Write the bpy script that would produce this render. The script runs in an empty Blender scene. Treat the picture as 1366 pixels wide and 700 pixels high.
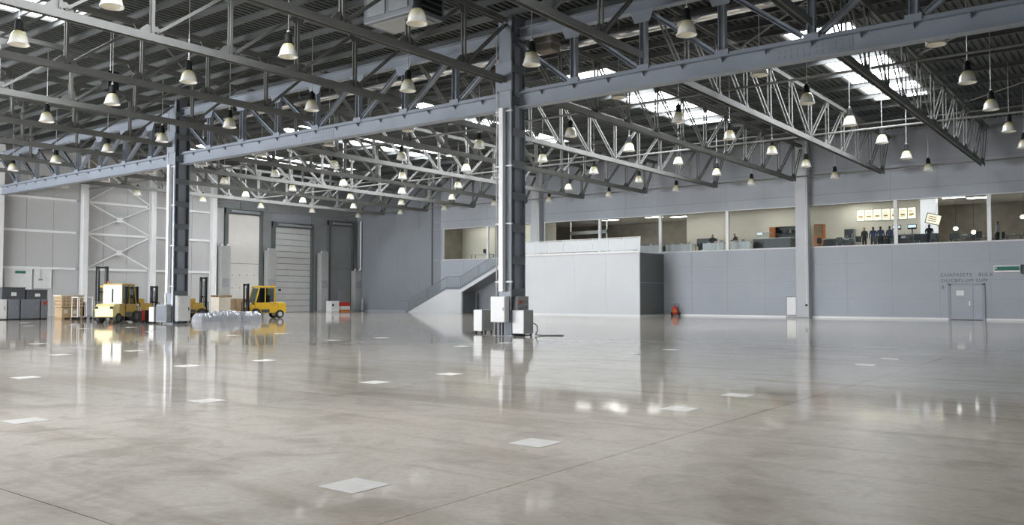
import bpy, math, random
from mathutils import Vector, Matrix
random.seed(7)
R = math.radians
SC = bpy.context.scene
COL = SC.collection

# ------------------------------------------------------------------ camera
cam_d = bpy.data.cameras.new('camera')
cam = bpy.data.objects.new('camera', cam_d)
COL.objects.link(cam)
cam_d.sensor_width = 36.0
cam_d.lens = 36.0 * 1129.0 / 1366.0
cam_d.clip_end = 400
cam.location = (0, 0, 1.55)
cam.rotation_euler = (R(90 + 2.3), 0, R(37.2))
SC.camera = cam

# ------------------------------------------------------------------ world, daylight, exposure
w = bpy.data.worlds.new('sky'); SC.world = w
w.use_nodes = True
wb = w.node_tree.nodes['Background']
wb.inputs[0].default_value = (0.75, 0.86, 1.0, 1)
wb.inputs[1].default_value = 1.0
SC.view_settings.view_transform = 'Standard'
SC.view_settings.look = 'None'
SC.view_settings.gamma = 1
SC.view_settings.use_curve_mapping = False
SC.view_settings.exposure = -0.5
SKYLIGHT = 24.0
LAMP = 0.03
DOORS = [(-63, -53), (-50.5, -40.5)]      # openings in the wall behind the camera
DOOR_W = (14000.0, 10000.0)
for (a, b), watt in zip(DOORS, DOOR_W):
    l = bpy.data.lights.new('daylight', 'AREA'); l.shape = 'RECTANGLE'
    l.size = b - a; l.size_y = 6.6; l.energy = watt; l.color = (0.96, 0.98, 1.0)
    o = bpy.data.objects.new('daylight', l); COL.objects.link(o)
    o.location = ((a + b) / 2, -9.0, 3.4); o.rotation_euler = (R(90), 0, 0)
cy = SC.cycles
cy.max_bounces = 9; cy.diffuse_bounces = 6; cy.glossy_bounces = 4; cy.transparent_max_bounces = 12
cy.caustics_reflective = False; cy.caustics_refractive = False
cy.sample_clamp_indirect = 6.0
cy.use_denoising = True

# ------------------------------------------------------------------ materials
MATS = {}
def mat(name, col, rough=0.5, metal=0.0, var=0.0, scale=1.0, bump=0.0, emit=None, est=0.0, spec=0.5, stretch=None):
    m = bpy.data.materials.new(name); m.use_nodes = True
    nt = m.node_tree; b = nt.nodes['Principled BSDF']
    b.inputs['Roughness'].default_value = rough
    b.inputs['Metallic'].default_value = metal
    b.inputs['Specular IOR Level'].default_value = spec
    b.inputs['Base Color'].default_value = (*col, 1)
    if var or bump:
        g = nt.nodes.new('ShaderNodeNewGeometry')
        src = g.outputs['Position']
        if stretch:
            mp = nt.nodes.new('ShaderNodeMapping'); mp.inputs['Scale'].default_value = stretch
            nt.links.new(src, mp.inputs[0]); src = mp.outputs[0]
        n = nt.nodes.new('ShaderNodeTexNoise'); n.inputs['Scale'].default_value = scale
        n.inputs['Detail'].default_value = 5
        nt.links.new(src, n.inputs['Vector'])
        if var:
            r = nt.nodes.new('ShaderNodeValToRGB')
            r.color_ramp.elements[0].position = 0.3; r.color_ramp.elements[1].position = 0.7
            r.color_ramp.elements[0].color = (*[c * (1 - var) for c in col], 1)
            r.color_ramp.elements[1].color = (*[min(1, c * (1 + var)) for c in col], 1)
            nt.links.new(n.outputs['Fac'], r.inputs[0])
            nt.links.new(r.outputs[0], b.inputs['Base Color'])
        if bump:
            bn = nt.nodes.new('ShaderNodeBump'); bn.inputs['Strength'].default_value = bump
            bn.inputs['Distance'].default_value = 0.02
            nt.links.new(n.outputs['Fac'], bn.inputs['Height'])
            nt.links.new(bn.outputs[0], b.inputs['Normal'])
    if emit:
        b.inputs['Emission Color'].default_value = (*emit, 1)
        b.inputs['Emission Strength'].default_value = est
    MATS[name] = m
    return m

def glass(name, tint, refl=0.06, alpha=0.92):
    m = bpy.data.materials.new(name); m.use_nodes = True
    nt = m.node_tree; nt.nodes.clear()
    out = nt.nodes.new('ShaderNodeOutputMaterial')
    tr = nt.nodes.new('ShaderNodeBsdfTransparent'); tr.inputs[0].default_value = (*tint, 1)
    gl = nt.nodes.new('ShaderNodeBsdfGlossy'); gl.inputs['Roughness'].default_value = 0.02
    fr = nt.nodes.new('ShaderNodeFresnel'); fr.inputs[0].default_value = 1.45
    mx = nt.nodes.new('ShaderNodeMixShader')
    ge = nt.nodes.new('ShaderNodeNewGeometry')          # only the entry face of a pane reflects
    su = nt.nodes.new('ShaderNodeMath'); su.operation = 'SUBTRACT'; su.inputs[0].default_value = 1.0; nt.links.new(ge.outputs['Backfacing'], su.inputs[1])
    mu = nt.nodes.new('ShaderNodeMath'); mu.operation = 'MULTIPLY'; nt.links.new(fr.outputs[0], mu.inputs[0]); nt.links.new(su.outputs[0], mu.inputs[1])
    nt.links.new(mu.outputs[0], mx.inputs[0]); nt.links.new(tr.outputs[0], mx.inputs[1]); nt.links.new(gl.outputs[0], mx.inputs[2])
    nt.links.new(mx.outputs[0], out.inputs[0])
    MATS[name] = m
    return m

def floor_mat():
    m = bpy.data.materials.new('polished_concrete'); m.use_nodes = True
    nt = m.node_tree; b = nt.nodes['Principled BSDF']; L = nt.links.new
    g = nt.nodes.new('ShaderNodeNewGeometry')
    def noise(scale, detail, vec=None, dist=0.0):
        n = nt.nodes.new('ShaderNodeTexNoise'); n.inputs['Scale'].default_value = scale
        n.inputs['Detail'].default_value = detail; n.inputs['Distortion'].default_value = dist
        L(vec or g.outputs['Position'], n.inputs['Vector']); return n
    n1 = noise(0.16, 5, None, 0.6); n2 = noise(1.5, 10, None, 1.6); n3 = noise(14, 8)
    mp = nt.nodes.new('ShaderNodeMapping'); mp.inputs['Scale'].default_value = (0.25, 2.2, 1); mp.inputs['Rotation'].default_value = (0, 0, 0.5)
    L(g.outputs['Position'], mp.inputs[0]); n4 = noise(0.7, 6, mp.outputs[0], 0.8)
    def ramp(src, stops):
        r = nt.nodes.new('ShaderNodeValToRGB'); e = r.color_ramp.elements
        while len(e) < len(stops): e.new(0.5)
        for k, (p, c) in enumerate(stops): e[k].position = p; e[k].color = (*c, 1)
        L(src, r.inputs[0]); return r
    r1 = ramp(n1.outputs['Fac'], [(0.32, (0.44, 0.388, 0.315)), (0.5, (0.55, 0.50, 0.43)), (0.68, (0.63, 0.59, 0.53))])
    r2 = ramp(n2.outputs['Fac'], [(0.3, (0.62, 0.585, 0.53)), (0.53, (1, 1, 1)), (0.75, (1.0, 0.985, 0.96))])
    r4 = ramp(n4.outputs['Fac'], [(0.32, (0.66, 0.62, 0.56)), (0.48, (1, 1, 1))])
    r3 = ramp(n3.outputs['Fac'], [(0.3, (0.84, 0.83, 0.82)), (0.7, (1, 1, 1))])
    def mul(a, c, f=1.0):
        x = nt.nodes.new('ShaderNodeMix'); x.data_type = 'RGBA'; x.blend_type = 'MULTIPLY'; x.inputs[0].default_value = f
        L(a, x.inputs[6]); L(c, x.inputs[7]); return x.outputs[2]
    c = mul(mul(mul(r1.outputs[0], r2.outputs[0], 0.8), r4.outputs[0], 0.75), r3.outputs[0])
    L(c, b.inputs['Base Color'])
    rr = nt.nodes.new('ShaderNodeMapRange'); rr.inputs['From Min'].default_value = 0.3; rr.inputs['From Max'].default_value = 0.7
    rr.inputs['To Min'].default_value = 0.30; rr.inputs['To Max'].default_value = 0.42
    L(n2.outputs['Fac'], rr.inputs[0]); L(rr.outputs[0], b.inputs['Roughness'])
    b.inputs['Specular IOR Level'].default_value = 0.25
    # polish film: intact deep in the hall, worn off in the foreground lane
    sp = nt.nodes.new('ShaderNodeSeparateXYZ'); L(g.outputs['Position'], sp.inputs[0])
    ad = nt.nodes.new('ShaderNodeMath'); ad.operation = 'MULTIPLY_ADD'; ad.inputs[1].default_value = 5.0; L(n1.outputs['Fac'], ad.inputs[0])
    sl = nt.nodes.new('ShaderNodeMath'); sl.operation = 'MULTIPLY_ADD'; sl.inputs[1].default_value = -0.6; L(sp.outputs[0], sl.inputs[0]); L(sp.outputs[1], sl.inputs[2]); L(sl.outputs[0], ad.inputs[2])
    cw_ = nt.nodes.new('ShaderNodeMapRange'); cw_.interpolation_type = 'SMOOTHSTEP'
    for k_, v_ in (('From Min', 14.2), ('From Max', 17.5), ('To Min', 0.10), ('To Max', 1.0)): cw_.inputs[k_].default_value = v_
    L(ad.outputs[0], cw_.inputs[0]); L(cw_.outputs[0], b.inputs['Coat Weight'])
    b.inputs['Coat IOR'].default_value = 1.14; b.inputs['Coat Roughness'].default_value = 0.055
    bn = nt.nodes.new('ShaderNodeBump'); bn.inputs['Strength'].default_value = 0.03; bn.inputs['Distance'].default_value = 0.01
    L(n2.outputs['Fac'], bn.inputs['Height']); L(bn.outputs[0], b.inputs['Normal'])
    MATS['floor'] = m
floor_mat()
mat('plate', (0.72, 0.70, 0.67), 0.35, var=0.06, scale=6)
mat('joint', (0.22, 0.21, 0.19), 0.8)
mat('girder', (0.265, 0.298, 0.35), 0.42, var=0.06, scale=0.8, spec=0.4)
mat('truss', (0.19, 0.195, 0.19), 0.5, var=0.08, scale=0.9, spec=0.35)
mat('deck', (0.055, 0.064, 0.062), 0.55, var=0.12, scale=0.4)
mat('purlin', (0.10, 0.107, 0.108), 0.5, var=0.08, scale=0.6)
mat('skylight', (0.85, 0.88, 0.9), 0.4, emit=(0.96, 0.98, 1.0), est=SKYLIGHT)
mat('skyframe', (0.55, 0.57, 0.58), 0.4)
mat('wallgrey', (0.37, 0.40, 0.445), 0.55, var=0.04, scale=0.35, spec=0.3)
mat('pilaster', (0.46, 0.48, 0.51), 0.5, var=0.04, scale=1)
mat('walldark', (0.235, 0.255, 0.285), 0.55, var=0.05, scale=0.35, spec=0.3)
mat('wallback', (0.30, 0.32, 0.35), 0.7)
mat('wallleft', (0.50, 0.505, 0.515), 0.55, var=0.035, scale=0.4, spec=0.3)
mat('wallwhite', (0.56, 0.585, 0.615), 0.5, var=0.03, scale=0.4, spec=0.3)
mat('white', (0.74, 0.75, 0.76), 0.4)
mat('offwhite', (0.70, 0.71, 0.72), 0.45, var=0.05, scale=3)
mat('colwhite', (0.80, 0.81, 0.82), 0.45, var=0.04, scale=1)
mat('pipe', (0.86, 0.87, 0.89), 0.22, spec=0.6)
mat('conduit', (0.62, 0.64, 0.66), 0.3, metal=0.5)
mat('duct', (0.80, 0.81, 0.82), 0.14, metal=0.95, var=0.08, scale=3)
mat('black', (0.016, 0.017, 0.018), 0.65, spec=0.2)
mat('paleyellow', (0.74, 0.63, 0.30), 0.4)
mat('batten', (0.15, 0.17, 0.19), 0.5)
mat('darkgrey', (0.075, 0.085, 0.095), 0.45)
mat('rubber', (0.022, 0.022, 0.024), 0.75)
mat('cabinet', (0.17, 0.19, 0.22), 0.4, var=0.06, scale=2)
mat('cabdark', (0.07, 0.078, 0.09), 0.4)
mat('midgrey', (0.27, 0.29, 0.31), 0.5, var=0.08, scale=2)
mat('boxgrey', (0.36, 0.37, 0.37), 0.5, var=0.06, scale=3)
mat('yellow', (0.72, 0.46, 0.025), 0.35, var=0.08, scale=3)
mat('olive', (0.42, 0.27, 0.05), 0.4, var=0.1, scale=3)
mat('orange', (0.55, 0.17, 0.03), 0.5, var=0.08, scale=4)
mat('red', (0.5, 0.035, 0.02), 0.4)
mat('wood', (0.36, 0.24, 0.13), 0.65, var=0.22, scale=3, stretch=(1, 1, 6))
mat('woodpale', (0.50, 0.40, 0.27), 0.65, var=0.18, scale=3, stretch=(1, 1, 6))
mat('carton', (0.45, 0.33, 0.21), 0.75, var=0.08, scale=2)
mat('cream', (0.66, 0.62, 0.53), 0.7, var=0.05, scale=2)
mat('film', (0.66, 0.69, 0.76), 0.12, metal=0.35, var=0.12, scale=4, bump=0.8)
mat('green', (0.02, 0.15, 0.11), 0.4)
mat('ink', (0.10, 0.105, 0.12), 0.6)
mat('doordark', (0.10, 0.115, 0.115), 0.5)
mat('doorslat', (0.50, 0.51, 0.51), 0.5, var=0.05, scale=1.2)
mat('doorgrey', (0.24, 0.255, 0.26), 0.5, var=0.05, scale=1)
mat('doorlight', (0.70, 0.69, 0.66), 0.5, var=0.03, scale=1)
mat('shade', (0.80, 0.79, 0.70), 0.18, var=0.05, scale=8, emit=(1.0, 0.95, 0.78), est=LAMP, spec=0.7)
nt = MATS['shade'].node_tree
tc = nt.nodes.new('ShaderNodeTexCoord'); sx_ = nt.nodes.new('ShaderNodeSeparateXYZ'); rp = nt.nodes.new('ShaderNodeValToRGB')
nt.links.new(tc.outputs['Object'], sx_.inputs[0]); nt.links.new(sx_.outputs[2], rp.inputs[0])
rp.color_ramp.elements[0].position = 0.12; rp.color_ramp.elements[0].color = (0.80, 0.79, 0.74, 1)      # amber glass towards the neck
rp.color_ramp.elements[1].position = 0.40; rp.color_ramp.elements[1].color = (0.50, 0.46, 0.24, 1)
nt.links.new(rp.outputs[0], nt.nodes['Principled BSDF'].inputs['Base Color'])
mat('bulb', (0.9, 0.85, 0.6), 0.3, emit=(1.0, 0.86, 0.5), est=2.5)
mat('cafwall', (0.74, 0.71, 0.63), 0.7, var=0.04, scale=0.8)
mat('cafbrown', (0.27, 0.24, 0.205), 0.7, var=0.15, scale=1.5)
mat('cafceil', (0.55, 0.53, 0.51), 0.8)
mat('caffloor', (0.50, 0.48, 0.45), 0.4)
mat('cafwhite', (0.80, 0.81, 0.84), 0.5)
mat('caflight', (1, 1, 1), 0.5, emit=(1.0, 0.97, 0.90), est=24.0)
mat('globe', (1, 1, 1), 0.5, emit=(1.0, 0.97, 0.90), est=5.0)
mat('menu', (0.9, 0.85, 0.7), 0.4, emit=(1.0, 0.90, 0.68), est=1.7)
mat('glowpillar', (0.85, 0.85, 0.88), 0.4, emit=(0.95, 0.95, 1.0), est=0.9)  # weak glow added so the pillar comes out bright white
mat('menuink', (0.55, 0.36, 0.14), 0.6)
mat('screen', (0.5, 0.7, 0.9), 0.3, emit=(0.65, 0.85, 1.0), est=1.6)
mat('cloth', (0.78, 0.80, 0.85), 0.8)
mat('navy', (0.04, 0.045, 0.09), 0.7)
mat('skin', (0.45, 0.28, 0.2), 0.6)
mat('hair', (0.02, 0.016, 0.014), 0.6)
mat('shirt_dark', (0.035, 0.04, 0.045), 0.8)
mat('shirt_blue', (0.06, 0.08, 0.16), 0.8)
mat('shirt_light', (0.6, 0.6, 0.62), 0.8)
mat('trouser', (0.03, 0.032, 0.04), 0.8)
glass('glass', (0.93, 0.95, 0.94)); glass('tint', (0.42, 0.48, 0.47))
# balustrade glass, the bright outdoor reflection painted in as pale colour
m = mat('sheenglass', (0.80, 0.84, 0.87), 0.12, spec=0.8)
m.node_tree.nodes['Principled BSDF'].inputs['Alpha'].default_value = 0.72

# ------------------------------------------------------------------ helpers
class MB:
    def __init__(s): s.v = []; s.f = []; s.mi = []; s.cur = 0
    def add(s, vs, fs):
        n = len(s.v); s.v += [tuple(p) for p in vs]
        s.f += [tuple(n + i for i in q) for q in fs]; s.mi += [s.cur] * len(fs)
        return s
    def box(s, x0, x1, y0, y1, z0, z1):
        return s.add([(x0,y0,z0),(x1,y0,z0),(x1,y1,z0),(x0,y1,z0),(x0,y0,z1),(x1,y0,z1),(x1,y1,z1),(x0,y1,z1)],
                     [(0,3,2,1),(4,5,6,7),(0,1,5,4),(1,2,6,5),(2,3,7,6),(3,0,4,7)])
    def ext(s, poly, p0, p1, up=(0, 0, 1)):
        p0 = Vector(p0); p1 = Vector(p1); d = (p1 - p0).normalized(); up = Vector(up)
        sd = d.cross(up).normalized(); u = sd.cross(d)
        a = [p0 + sd * q[0] + u * q[1] for q in poly]; b = [p1 + sd * q[0] + u * q[1] for q in poly]
        n = len(poly)
        return s.add(a + b, [tuple(range(n - 1, -1, -1)), tuple(range(n, 2 * n))] + [(i, (i + 1) % n, n + (i + 1) % n, n + i) for i in range(n)])
    def bar(s, p0, p1, w, h, up=(0, 0, 1)):
        return s.ext([(-w/2,-h/2),(w/2,-h/2),(w/2,h/2),(-w/2,h/2)], p0, p1, up)
    def ibeam(s, p0, p1, w, h, t=0.03, up=(0, 0, 1)):
        a, b, c = w/2, h/2, t/2
        return s.ext([(-a,-b),(a,-b),(a,-b+t),(c,-b+t),(c,b-t),(a,b-t),(a,b),(-a,b),(-a,b-t),(-c,b-t),(-c,-b+t),(-a,-b+t)], p0, p1, up)
    def hbeam(s, p0, p1, w, h, t=0.025, up=(0, 0, 1)):     # flanges stand upright, web lies flat
        a, b, c = w/2, h/2, t/2
        return s.ext([(-a,-b),(-a+t,-b),(-a+t,-c),(a-t,-c),(a-t,-b),(a,-b),(a,b),(a-t,b),(a-t,c),(-a+t,c),(-a+t,b),(-a,b)], p0, p1, up)
    def tube(s, p0, p1, r, n=8):
        return s.ext([(r*math.cos(2*math.pi*i/n), r*math.sin(2*math.pi*i/n)) for i in range(n)], p0, p1,
                     (0,0,1) if abs((Vector(p1)-Vector(p0)).normalized().z) < 0.95 else (0,1,0))
    def path(s, pts, r, n=6):
        for a, b in zip(pts[:-1], pts[1:]): s.tube(a, b, r, n)
        return s
    def lathe(s, prof, n=16, c=(0, 0, 0)):
        vs = []; fs = []
        for r, z in prof:
            for i in range(n):
                a = 2*math.pi*i/n; vs.append((c[0]+r*math.cos(a), c[1]+r*math.sin(a), c[2]+z))
        for k in range(len(prof)-1):
            for i in range(n):
                j = (i+1) % n; fs.append((k*n+i, k*n+j, (k+1)*n+j, (k+1)*n+i))
        return s.add(vs, fs)
    def prism(s, poly, axis, a0, a1):
        mk = {'x': lambda p, t: (t, p[0], p[1]), 'y': lambda p, t: (p[0], t, p[1]), 'z': lambda p, t: (p[0], p[1], t)}[axis]
        n = len(poly)
        return s.add([mk(p, a0) for p in poly] + [mk(p, a1) for p in poly],
                     [tuple(range(n-1, -1, -1)), tuple(range(n, 2*n))] + [(i, (i+1) % n, n+(i+1) % n, n+i) for i in range(n)])
    def mesh(s, name, mats, smooth=False):
        me = bpy.data.meshes.new(name); me.from_pydata(s.v, [], s.f); me.validate()
        for q in (mats if isinstance(mats, (list, tuple)) else [mats]): me.materials.append(MATS[q])
        if len(me.polygons) == len(s.mi): me.polygons.foreach_set('material_index', s.mi)
        if smooth: me.polygons.foreach_set('use_smooth', [True]*len(me.polygons))
        me.update()
        import bmesh
        bm = bmesh.new(); bm.from_mesh(me); bmesh.ops.recalc_face_normals(bm, faces=bm.faces); bm.to_mesh(me); bm.free()
        return me
    def build(s, name, mats, parent=None, loc=None, smooth=False, bevel=0.0):
        return link(name, s.mesh(name, mats, smooth), parent, loc, bevel)

def link(name, me, parent=None, loc=None, bevel=0.0, rz=0.0):
    o = bpy.data.objects.new(name, me); COL.objects.link(o)
    if parent: o.parent = parent
    if loc is not None: o.location = loc
    if rz: o.rotation_euler = (0, 0, rz)
    if bevel:
        b = o.modifiers.new('bevel', 'BEVEL'); b.width = bevel; b.segments = 2; b.limit_method = 'ANGLE'
    return o
def tag(o, label, cat, group=None):
    o['label'] = label; o['category'] = cat
    if group: o['group'] = group
    return o
def struct(o, label=None):
    o['kind'] = 'structure'
    if label: o['label'] = label
    return o
def thing(name, label, cat, loc=(0, 0, 0), rz=0.0, group=None):
    o = bpy.data.objects.new(name, None); COL.objects.link(o)
    o.location = loc; o.rotation_euler = (0, 0, rz); o.empty_display_size = 0.2
    return tag(o, label, cat, group)
def empty(name, loc=(0, 0, 0)):
    o = bpy.data.objects.new(name, None); COL.objects.link(o); o.location = loc
    return o
def copy_tree(o, parent=None):
    c = o.copy(); COL.objects.link(c); c.parent = parent
    for ch in list(o.children): copy_tree(ch, c)
    return c
ORD = ['first','second','third','fourth','fifth','sixth','seventh','eighth','ninth','tenth','eleventh','twelfth']

XL, XR, Y0, YW = -68.7, 3.8, -9.0, 62.7       # hall limits
XC = [-20.5, -44.5, -68.5]; YG = 27.0          # column line
TX = [-8.5 - 6*k for k in range(10)]           # truss lines
ZD = 13.2                                      # roof deck
# camera frame test, only to leave out repeats the photo shows nothing of
_c = cam.matrix_basis.inverted()
def inframe(x, y, z, m=60):
    p = _c @ Vector((x, y, z))
    if p.z > -1: return False
    px = 683 + 1129*p.x/-p.z; py = 350 - 1129*p.y/-p.z
    return -m < px < 1366+m and -m < py < 700+m

# ================================================================== STRUCTURE
# ---- floor: slabs with joints, inlaid pale square lids
fl = MB().box(XL-0.3, XR+0.3, Y0-0.3, YW+0.4, -0.3, -0.03).build('floor', 'joint'); struct(fl, 'polished grey concrete floor of the hall')
xs = [XL] + [-4.25 + 6*k for k in range(-10, 2)] + [XR]; ys = [Y0] + [-3 + 6*k for k in range(0, 11)] + [YW+0.3]
cache = {}
for i in range(len(xs)-1):
    for j in range(len(ys)-1):
        sx, sy = round(xs[i+1]-xs[i], 3), round(ys[j+1]-ys[j], 3)
        if (sx, sy) not in cache:
            cache[(sx, sy)] = MB().box(0.004, sx-0.004, 0.004, sy-0.004, -0.03, 0).mesh('floor_slab', 'floor')
        link('floor_slab', cache[(sx, sy)], fl, (xs[i], ys[j], 0))
pl = MB().box(-0.21, 0.21, -0.21, 0.21, 0, 0.004).mesh('floor_lid', 'plate')
for i in range(0, 9):
    for y in (4.8, 7.35, 10.75, 12.8, 20.2, 22.5):
        if inframe(-5.27-6*i, y, 0, 0): link('floor_lid', pl, fl, (-5.27-6*i, y, 0))

# ---- roof deck
dk = MB(); P = 0.30
SKX = [-11.5, -23.5, -35.5, -47.5, -59.5]; SKY = [(1.0, 17.0), (37.0, 53.0)]; SKW = 1.5
k = 0; x = XL - 0.3
while x < XR + 0.3:
    segs = [(Y0-0.3, YW+0.4)]
    if any(c-SKW-0.01 <= x+P/2 <= c+SKW+0.01 for c in SKX):
        segs = [(Y0-0.3, SKY[0][0]), (SKY[0][1], SKY[1][0]), (SKY[1][1], YW+0.4)]
    prof = [(0, 0), (0.14, 0), (0.18, 0.07), (0.26, 0.07), (0.30, 0)]
    for a, b in segs:
        vs = [(x+p[0], a, ZD+p[1]) for p in prof] + [(x+p[0], b, ZD+p[1]) for p in prof]
        dk.add(vs, [(q, q+1, 6+q, 5+q) for q in range(4)])
    x += P
dk.box(XL-0.3, XR+0.3, Y0-0.3, 1.0, ZD+0.08, ZD+0.2)
deck = dk.build('ceiling', 'deck'); struct(deck, 'dark corrugated metal roof deck')
top = MB()
ylist = [(Y0-0.3, SKY[0][0], None), (SKY[0][0], SKY[0][1], 1), (SKY[0][1], SKY[1][0], None), (SKY[1][0], SKY[1][1], 1), (SKY[1][1], YW+0.4, None)]
for a, b, s in ylist:                      # weather skin over the ribs, open over the skylights
    if not s: top.box(XL-0.3, XR+0.3, a, b, ZD+0.08, ZD+0.2)
    else:
        e = [XL-0.3] + sum([[c-SKW, c+SKW] for c in sorted(SKX)], []) + [XR+0.3]
        for q in range(0, len(e), 2): top.box(e[q], e[q+1], a, b, ZD+0.08, ZD+0.2)
top.build('roof_skin', 'deck', deck)
pm = MB().ext([(-0.05,-0.13),(0.05,-0.13),(0.05,-0.11),(-0.03,-0.11),(-0.03,0.11),(0.05,0.11),(0.05,0.13),(-0.05,0.13)], (XL, 0, 0), (XR, 0, 0)).mesh('purlin', 'purlin')
PY = [y for y in [-6+3*k for k in range(0, 24)]]
for y in PY:
    link('purlin', pm, deck, (0, y, ZD-0.13))
    if 3 < y < 36: link('purlin', pm, deck, (0, y+1.5, ZD-0.13))
# ---- skylights
pane = MB().box(-SKW+0.06, SKW-0.06, 0.04, 1.96, 0.10, 0.13).mesh('glazing_panel', 'skylight')
rail = MB().box(-SKW, SKW, -0.04, 0.04, 0.0, 0.16).mesh('glazing_bar', 'skyframe')
n = 0
for yi, (a, b) in enumerate(SKY):
    for c in SKX:
        n += 1
        f = MB().box(-SKW-0.06, -SKW+0.06, 0, b-a, -0.02, 0.22).box(SKW-0.06, SKW+0.06, 0, b-a, -0.02, 0.22)
        o = f.build('window_%d' % n, 'skyframe', None, (c, a, ZD)); struct(o, 'bright roof skylight strip')
        for q in range(8): link('glazing_panel', pane, o, (0, 2*q, 0))
        for q in range(9): link('glazing_bar', rail, o, (0, min(2*q, b-a-0.04), 0))

# ---- back wall with the window band and the canteen behind it
WIN = [(-56.2, -45.4), (-43.9, XR)]; ZS, ZT = 5.2, 8.2
bw = MB().box(XL-0.3, XR+0.3, YW+0.014, YW+0.35, -0.02, ZS).box(XL-0.3, XR+0.3, YW+0.014, YW+0.35, ZT, ZD+0.1)
bw.box(XL-0.3, WIN[0][0], YW+0.014, YW+0.35, ZS, ZT).box(WIN[0][1], WIN[1][0], YW+0.014, YW+0.35, ZS, ZT)
wall_back = bw.build('wall_back', 'wallback'); struct(wall_back, 'grey panelled back wall')
pc = {}
def panel(par, x0, x1, z0, z1, y, m, thick=0.05, g=0.009):
    key = (round(x1-x0, 3), round(z1-z0, 3), m)
    if key not in pc: pc[key] = MB().box(g, x1-x0-g, 0, thick, g, z1-z0-g).mesh('wall_panel', m)
    link('wall_panel', pc[key], par, (x0, y, z0))
px = [XL+0.2 + 0.0] + [-68.5+3*k for k in range(1, 25)] ; px = [XL] + [-68.5+3*k for k in range(1, 25)]
for i in range(len(px)-1):
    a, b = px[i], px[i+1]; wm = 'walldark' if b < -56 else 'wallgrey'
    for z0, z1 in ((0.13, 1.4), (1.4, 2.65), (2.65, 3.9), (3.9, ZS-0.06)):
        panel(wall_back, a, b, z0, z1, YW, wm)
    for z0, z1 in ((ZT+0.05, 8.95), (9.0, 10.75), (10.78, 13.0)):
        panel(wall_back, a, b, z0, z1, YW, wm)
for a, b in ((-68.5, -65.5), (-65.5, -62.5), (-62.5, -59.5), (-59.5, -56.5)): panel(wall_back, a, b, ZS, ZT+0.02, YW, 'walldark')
panel(wall_back, -45.2, -44.0, ZS, ZT+0.02, YW, 'wallgrey')
bb = MB().box(-31.9, XR, YW-0.03, YW+0.05, 0, 0.13).build('baseboard_back', 'white'); struct(bb)
bb2 = MB().box(XL, -46.0, YW-0.03, YW+0.05, 0, 0.13).build('baseboard_back.001', 'wallgrey'); struct(bb2)
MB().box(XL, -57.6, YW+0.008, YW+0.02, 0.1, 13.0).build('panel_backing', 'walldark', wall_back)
# dark control joint at the change of wall left of the window
MB().box(-57.72, -57.52, YW-0.025, YW+0.03, 2.6, 12.9).build('control_joint', 'darkgrey', wall_back)
# window bands: frame, mullions, panes
def band(name, x0, x1, muls, label):
    fr = MB().box(x0, x1, YW-0.06, YW+0.2, ZS-0.08, ZS).box(x0, x1, YW-0.02, YW+0.2, ZT, ZT+0.06)
    fr.box(x0, x0+0.07, YW-0.02, YW+0.2, ZS, ZT).box(x1-0.07, x1, YW-0.02, YW+0.2, ZS, ZT)
    o = fr.build(name, 'offwhite'); struct(o, label)
    for q in muls: MB().box(q-0.12, q+0.12, YW+0.0, YW+0.18, ZS, ZT).build('mullion', 'colwhite', o)
    e = [x0] + list(muls) + [x1]
    for a, b in zip(e[:-1], e[1:]): MB().box(a+0.1, b-0.1, YW+0.09, YW+0.105, ZS, ZT).build('pane', 'glass', o)
band('window_11', WIN[0][0], WIN[0][1], [-50.55], 'upper window over the staircase')
band('window_12', WIN[1][0], WIN[1][1], [-38.1, -32.3, -26.5, -20.5, -14.2, -8.5, -2.5], 'long canteen window band in the back wall')
# pilasters on the back wall
def pilaster(name, x, label):
    o = thing(name, label, 'column', (x, YW, 0))
    MB().box(-0.45, 0.45, -0.62, -0.002, 0, 12.95).build('shaft', 'pilaster', o)
    MB().box(-0.02, 0.02, -0.66, -0.62, 1.0, 11).build('conduit', 'offwhite', o, (0.3, 0, 0))
    MB().box(-0.5, 0.5, -0.66, -0.002, 0, 0.05).build('base_plate', 'midgrey', o)
    MB().box(0.22, 0.36, -0.68, -0.62, 0.85, 1.0).build('socket_box', 'black', o)
pilaster('wall_column', -20.5, 'tall pale grey column against the canteen windows, white notice board beside it')
pilaster('wall_column', -44.5, 'pale grey back wall column just right of the front lattice column')

# ---- canteen shell
YB = 76.0; ZF, ZC = 4.9, 8.95
cf = MB().box(-57, XR, YW+0.35, YB, ZF-0.3, ZF).build('floor.001', 'caffloor'); struct(cf, 'canteen floor')
cc = MB().box(-57, XR, YW+0.35, YB, ZC, ZC+0.2).build('ceiling.001', 'cafceil'); struct(cc, 'canteen ceiling')
cw = MB().box(-57, XR, YB, YB+0.2, ZF, ZC); cw.box(-57.2, -57, YW+0.35, YB, ZF, ZC).box(XR, XR+0.2, YW+0.35, YB, ZF, ZC)
struct(cw.build('wall_canteen', 'cafbrown'), 'brown back wall of the canteen')
struct(MB().box(-33.4, -14.2, 70.0, 70.25, ZF, ZC).box(-33.4, -33.15, 70.25, YB, ZF, ZC).box(-14.45, -14.2, 70.25, YB, ZF, ZC).build('wall_kitchen', 'cafwall'), 'cream kitchen wall behind the canteen counter')
struct(MB().box(-57, -45.6, 66.6, 66.8, ZF, ZC).build('wall_office', 'cafwall'), 'cream wall behind the window over the stairs')
struct(MB().box(-45.6, -45.4, YW+0.35, 66.8, ZF, ZC).build('wall_partition', 'cafwall'))
struct(MB().box(-52.2, -51.2, 66.0, 66.59, ZF, ZC).build('trim_office', 'cafbrown'))

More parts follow.
